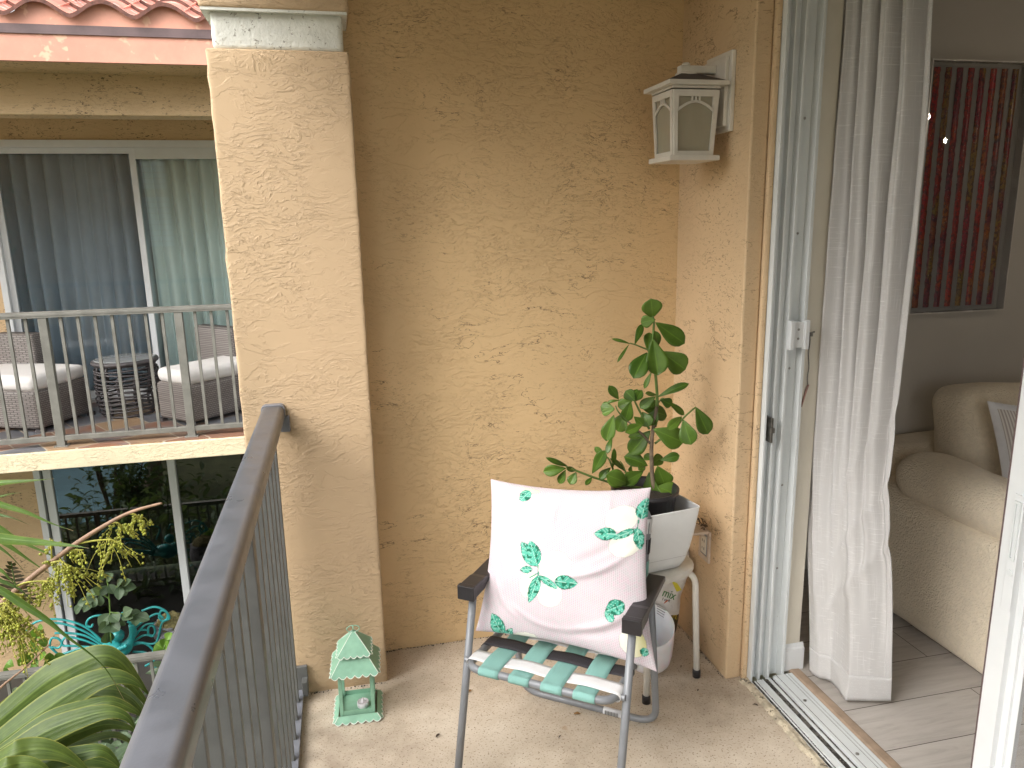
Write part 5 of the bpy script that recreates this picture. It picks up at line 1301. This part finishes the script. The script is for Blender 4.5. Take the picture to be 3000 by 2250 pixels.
# fruit stalks
def stalk(pts, r0_, r1_, Y, m_, name='fruit_stalk'):
    P = spline([at(*c3(a,b),Y) for a, b in pts], 8); n = len(P)
    obj(name, MB().tube(P, [r0_+(r1_-r0_)*k/(n-1) for k in range(n)], 8), m_, pm, True); return P
YS = 2.55
stalk([(-200,760),(0,600),(150,470),(300,350),(500,200),(700,75),(850,0),(1020,-50),(1050,-55)], .0125, .0035, YS, M['brown_stalk'])
stalk([(-150,1290),(0,1140),(160,1010),(320,860)], .0055, .0018, YS-.1, M['brown_stalk'])
rnd = random.Random(77)
def cluster(start, root, n_strand, length, spread, Y, nb_, droop=1.0):
    st_, be = MB(), MB()
    P = spline([at(*c3(a,b),Y) for a, b in start], 6); st_.tube(P, [.004-.002*i/len(P) for i in range(len(P))], 6)
    L = length*.452/F*Y
    for k in range(n_strand):
        o = P[int(rnd.uniform(.35,1)*(len(P)-1))]
        d = Vector((rnd.uniform(-spread,spread), rnd.uniform(-.4,.4), -rnd.uniform(.3,1.0)*droop)).normalized()
        ln = L*rnd.uniform(.5,1.1); q = [o + d*ln*t + Vector((0,0,-.25*ln*t*t*droop)) + Vector((rnd.uniform(-1,1),rnd.uniform(-1,1),0))*.004 for t in (0,.25,.5,.75,1)]
        st_.tube(spline(q,2), .0011, 4)
        for j in range(nb_):
            t = rnd.uniform(.15,1); p = o + d*ln*t + Vector((0,0,-.25*ln*t*t*droop)); off = Vector((rnd.uniform(-1,1),rnd.uniform(-1,1),rnd.uniform(-1,1))).normalized()*.007
            st_.tube([p, p+off], .0008, 3); be.sphere(p+off, rnd.uniform(.0034,.0052), 7, 5)
    s_ = obj('fruit_spray', st_, M['strand'], pm, True); b_ = obj('berries', be, M['berry'], s_, True); b_['kind'] = 'stuff'
cluster([(500,205),(620,185),(720,180),(760,200)], 0, 16, 210, .9, YS, 7)
cluster([(690,80),(760,70),(800,110)], 0, 10, 170, .9, YS+.02, 7)
cluster([(840,10),(880,20),(900,60)], 0, 9, 110, .9, YS+.02, 8)
cluster([(330,330),(400,320),(450,360)], 0, 24, 250, .9, YS-.03, 8)
cluster([(370,300),(450,250),(540,245)], 0, 9, 90, 1.0, YS, 6)
cluster([(110,480),(180,455),(310,450),(370,480)], 0, 15, 200, .9, YS-.05, 7)
cluster([(20,570),(80,530),(150,540)], 0, 12, 170, 1.0, YS-.05, 7)
cluster([(0,600),(40,590),(80,640)], 0, 28, 330, .7, YS-.08, 9)
cluster([(-60,660),(0,640),(60,720)], 0, 22, 300, .8, YS-.1, 9)
cluster([(330,340),(335,280),(325,170)], 0, 6, 70, .6, YS, 6, .4)
# ------------------------------------------------------------------ what the far glass reflects
wg = thing('opposite_wing', (-4.6,-3.2,-2.8), 'beige building wing with white louvred shutters mirrored in the far glass door', 'building')
obj('facade', MB().box((-14,-3.6,-2.85),(-2.6,-3.2,5.6)), M['stucco_far'], wg)  # widened out of view to keep bright sky out of the door glass
for px, py in ((432,480),(455,650)):
    P = at(px, py, Y2+.09); d = (P-EYE).normalized(); d.y = -d.y; Q = P + d*((-3.2-P.y)/d.y)
    w_ = MB()
    for k in range(9): w_.box((Q.x-.35,-3.199,Q.z-.55+k*.125),(Q.x+.35,-3.17,Q.z-.55+k*.125+.10))
    obj('louvre_shutter', w_, M['white_plain'], wg)
def tree(base, h, r, label, sd_):
    t = thing('garden_tree', base, label, 'tree'); rnd = random.Random(sd_); b = Vector(base)
    tr = MB(); tr.tube(spline([b, b+Vector((.1,.1,h*.3)), b+Vector((0,0,h*.6))],5), [.16-.009*i for i in range(11)], 8)
    lf = MB(); cl_ = []
    for k in range(9):
        e = b + Vector((rnd.uniform(-r,r), rnd.uniform(-r,r), h*rnd.uniform(.55,1))); cl_.append(e); tr.tube([b+Vector((0,0,h*.5)), e], [.06,.015], 5)
    for k in range(900):
        c = rnd.choice(cl_) + Vector((rnd.gauss(0,.45),rnd.gauss(0,.45),rnd.gauss(0,.35)))*r*.6
        d = Vector((rnd.uniform(-1,1),rnd.uniform(-1,1),rnd.uniform(-1,.6))).normalized()*.22; leaf(lf, c, c+d, .11, .3, .05, (rnd.uniform(-1,1),rnd.uniform(-1,1),1), 'lance', 2, 2)
    obj('trunk', tr, M['bark'], t, True); obj('crown', lf, M['leaf_bright'], t, recalc=False)
tree((-8.5,-1.5,-2.86), 5.2, 1.6, 'leafy courtyard tree mirrored faintly in the upper left door glass', 1)
tree((-3.4,2.2,-2.86), 1.9, .7, 'low courtyard tree mirrored in the lower storefront glass', 4)
# ================================================================== LIGHT
wd = bpy.data.worlds.new('World'); sc.world = wd; wd.use_nodes = True; nt = wd.node_tree; nt.nodes.clear()
sky = nt.nodes.new('ShaderNodeTexSky'); sky.sky_type = 'NISHITA'; sky.sun_disc = False
sd_dir = Vector((-.62,-.42,.66)).normalized()
el = math.asin(sd_dir.z); az = math.atan2(sd_dir.x, sd_dir.y)
sky.sun_elevation = el; sky.sun_rotation = az; sky.dust_density = 4; sky.air_density = 1.2; sky.ozone_density = 1
hs = nt.nodes.new('ShaderNodeHueSaturation'); hs.inputs['Saturation'].default_value = .22
bgn = nt.nodes.new('ShaderNodeBackground'); bgn.inputs[1].default_value = .15; wo = nt.nodes.new('ShaderNodeOutputWorld')
nt.links.new(sky.outputs[0], hs.inputs['Color']); nt.links.new(hs.outputs[0], bgn.inputs[0]); nt.links.new(bgn.outputs[0], wo.inputs[0])
sl = bpy.data.lights.new('sun', 'SUN'); sl.energy = .6; sl.angle = math.radians(55); sl.color = (1,.96,.90)
slo = bpy.data.objects.new('sun', sl); COL.objects.link(slo); slo.rotation_euler = (-sd_dir).to_track_quat('-Z', 'Y').to_euler(); slo.location = sd_dir*20
sc.view_settings.view_transform = 'Standard'; sc.view_settings.look = 'None'; sc.view_settings.exposure = 1.72; sc.view_settings.gamma = 1
sc.render.engine = 'CYCLES'; sc.cycles.max_bounces = 10; sc.cycles.diffuse_bounces = 5; sc.cycles.transparent_max_bounces = 12
for o in bpy.data.objects:
    if '_o' in o.keys(): del o['_o']
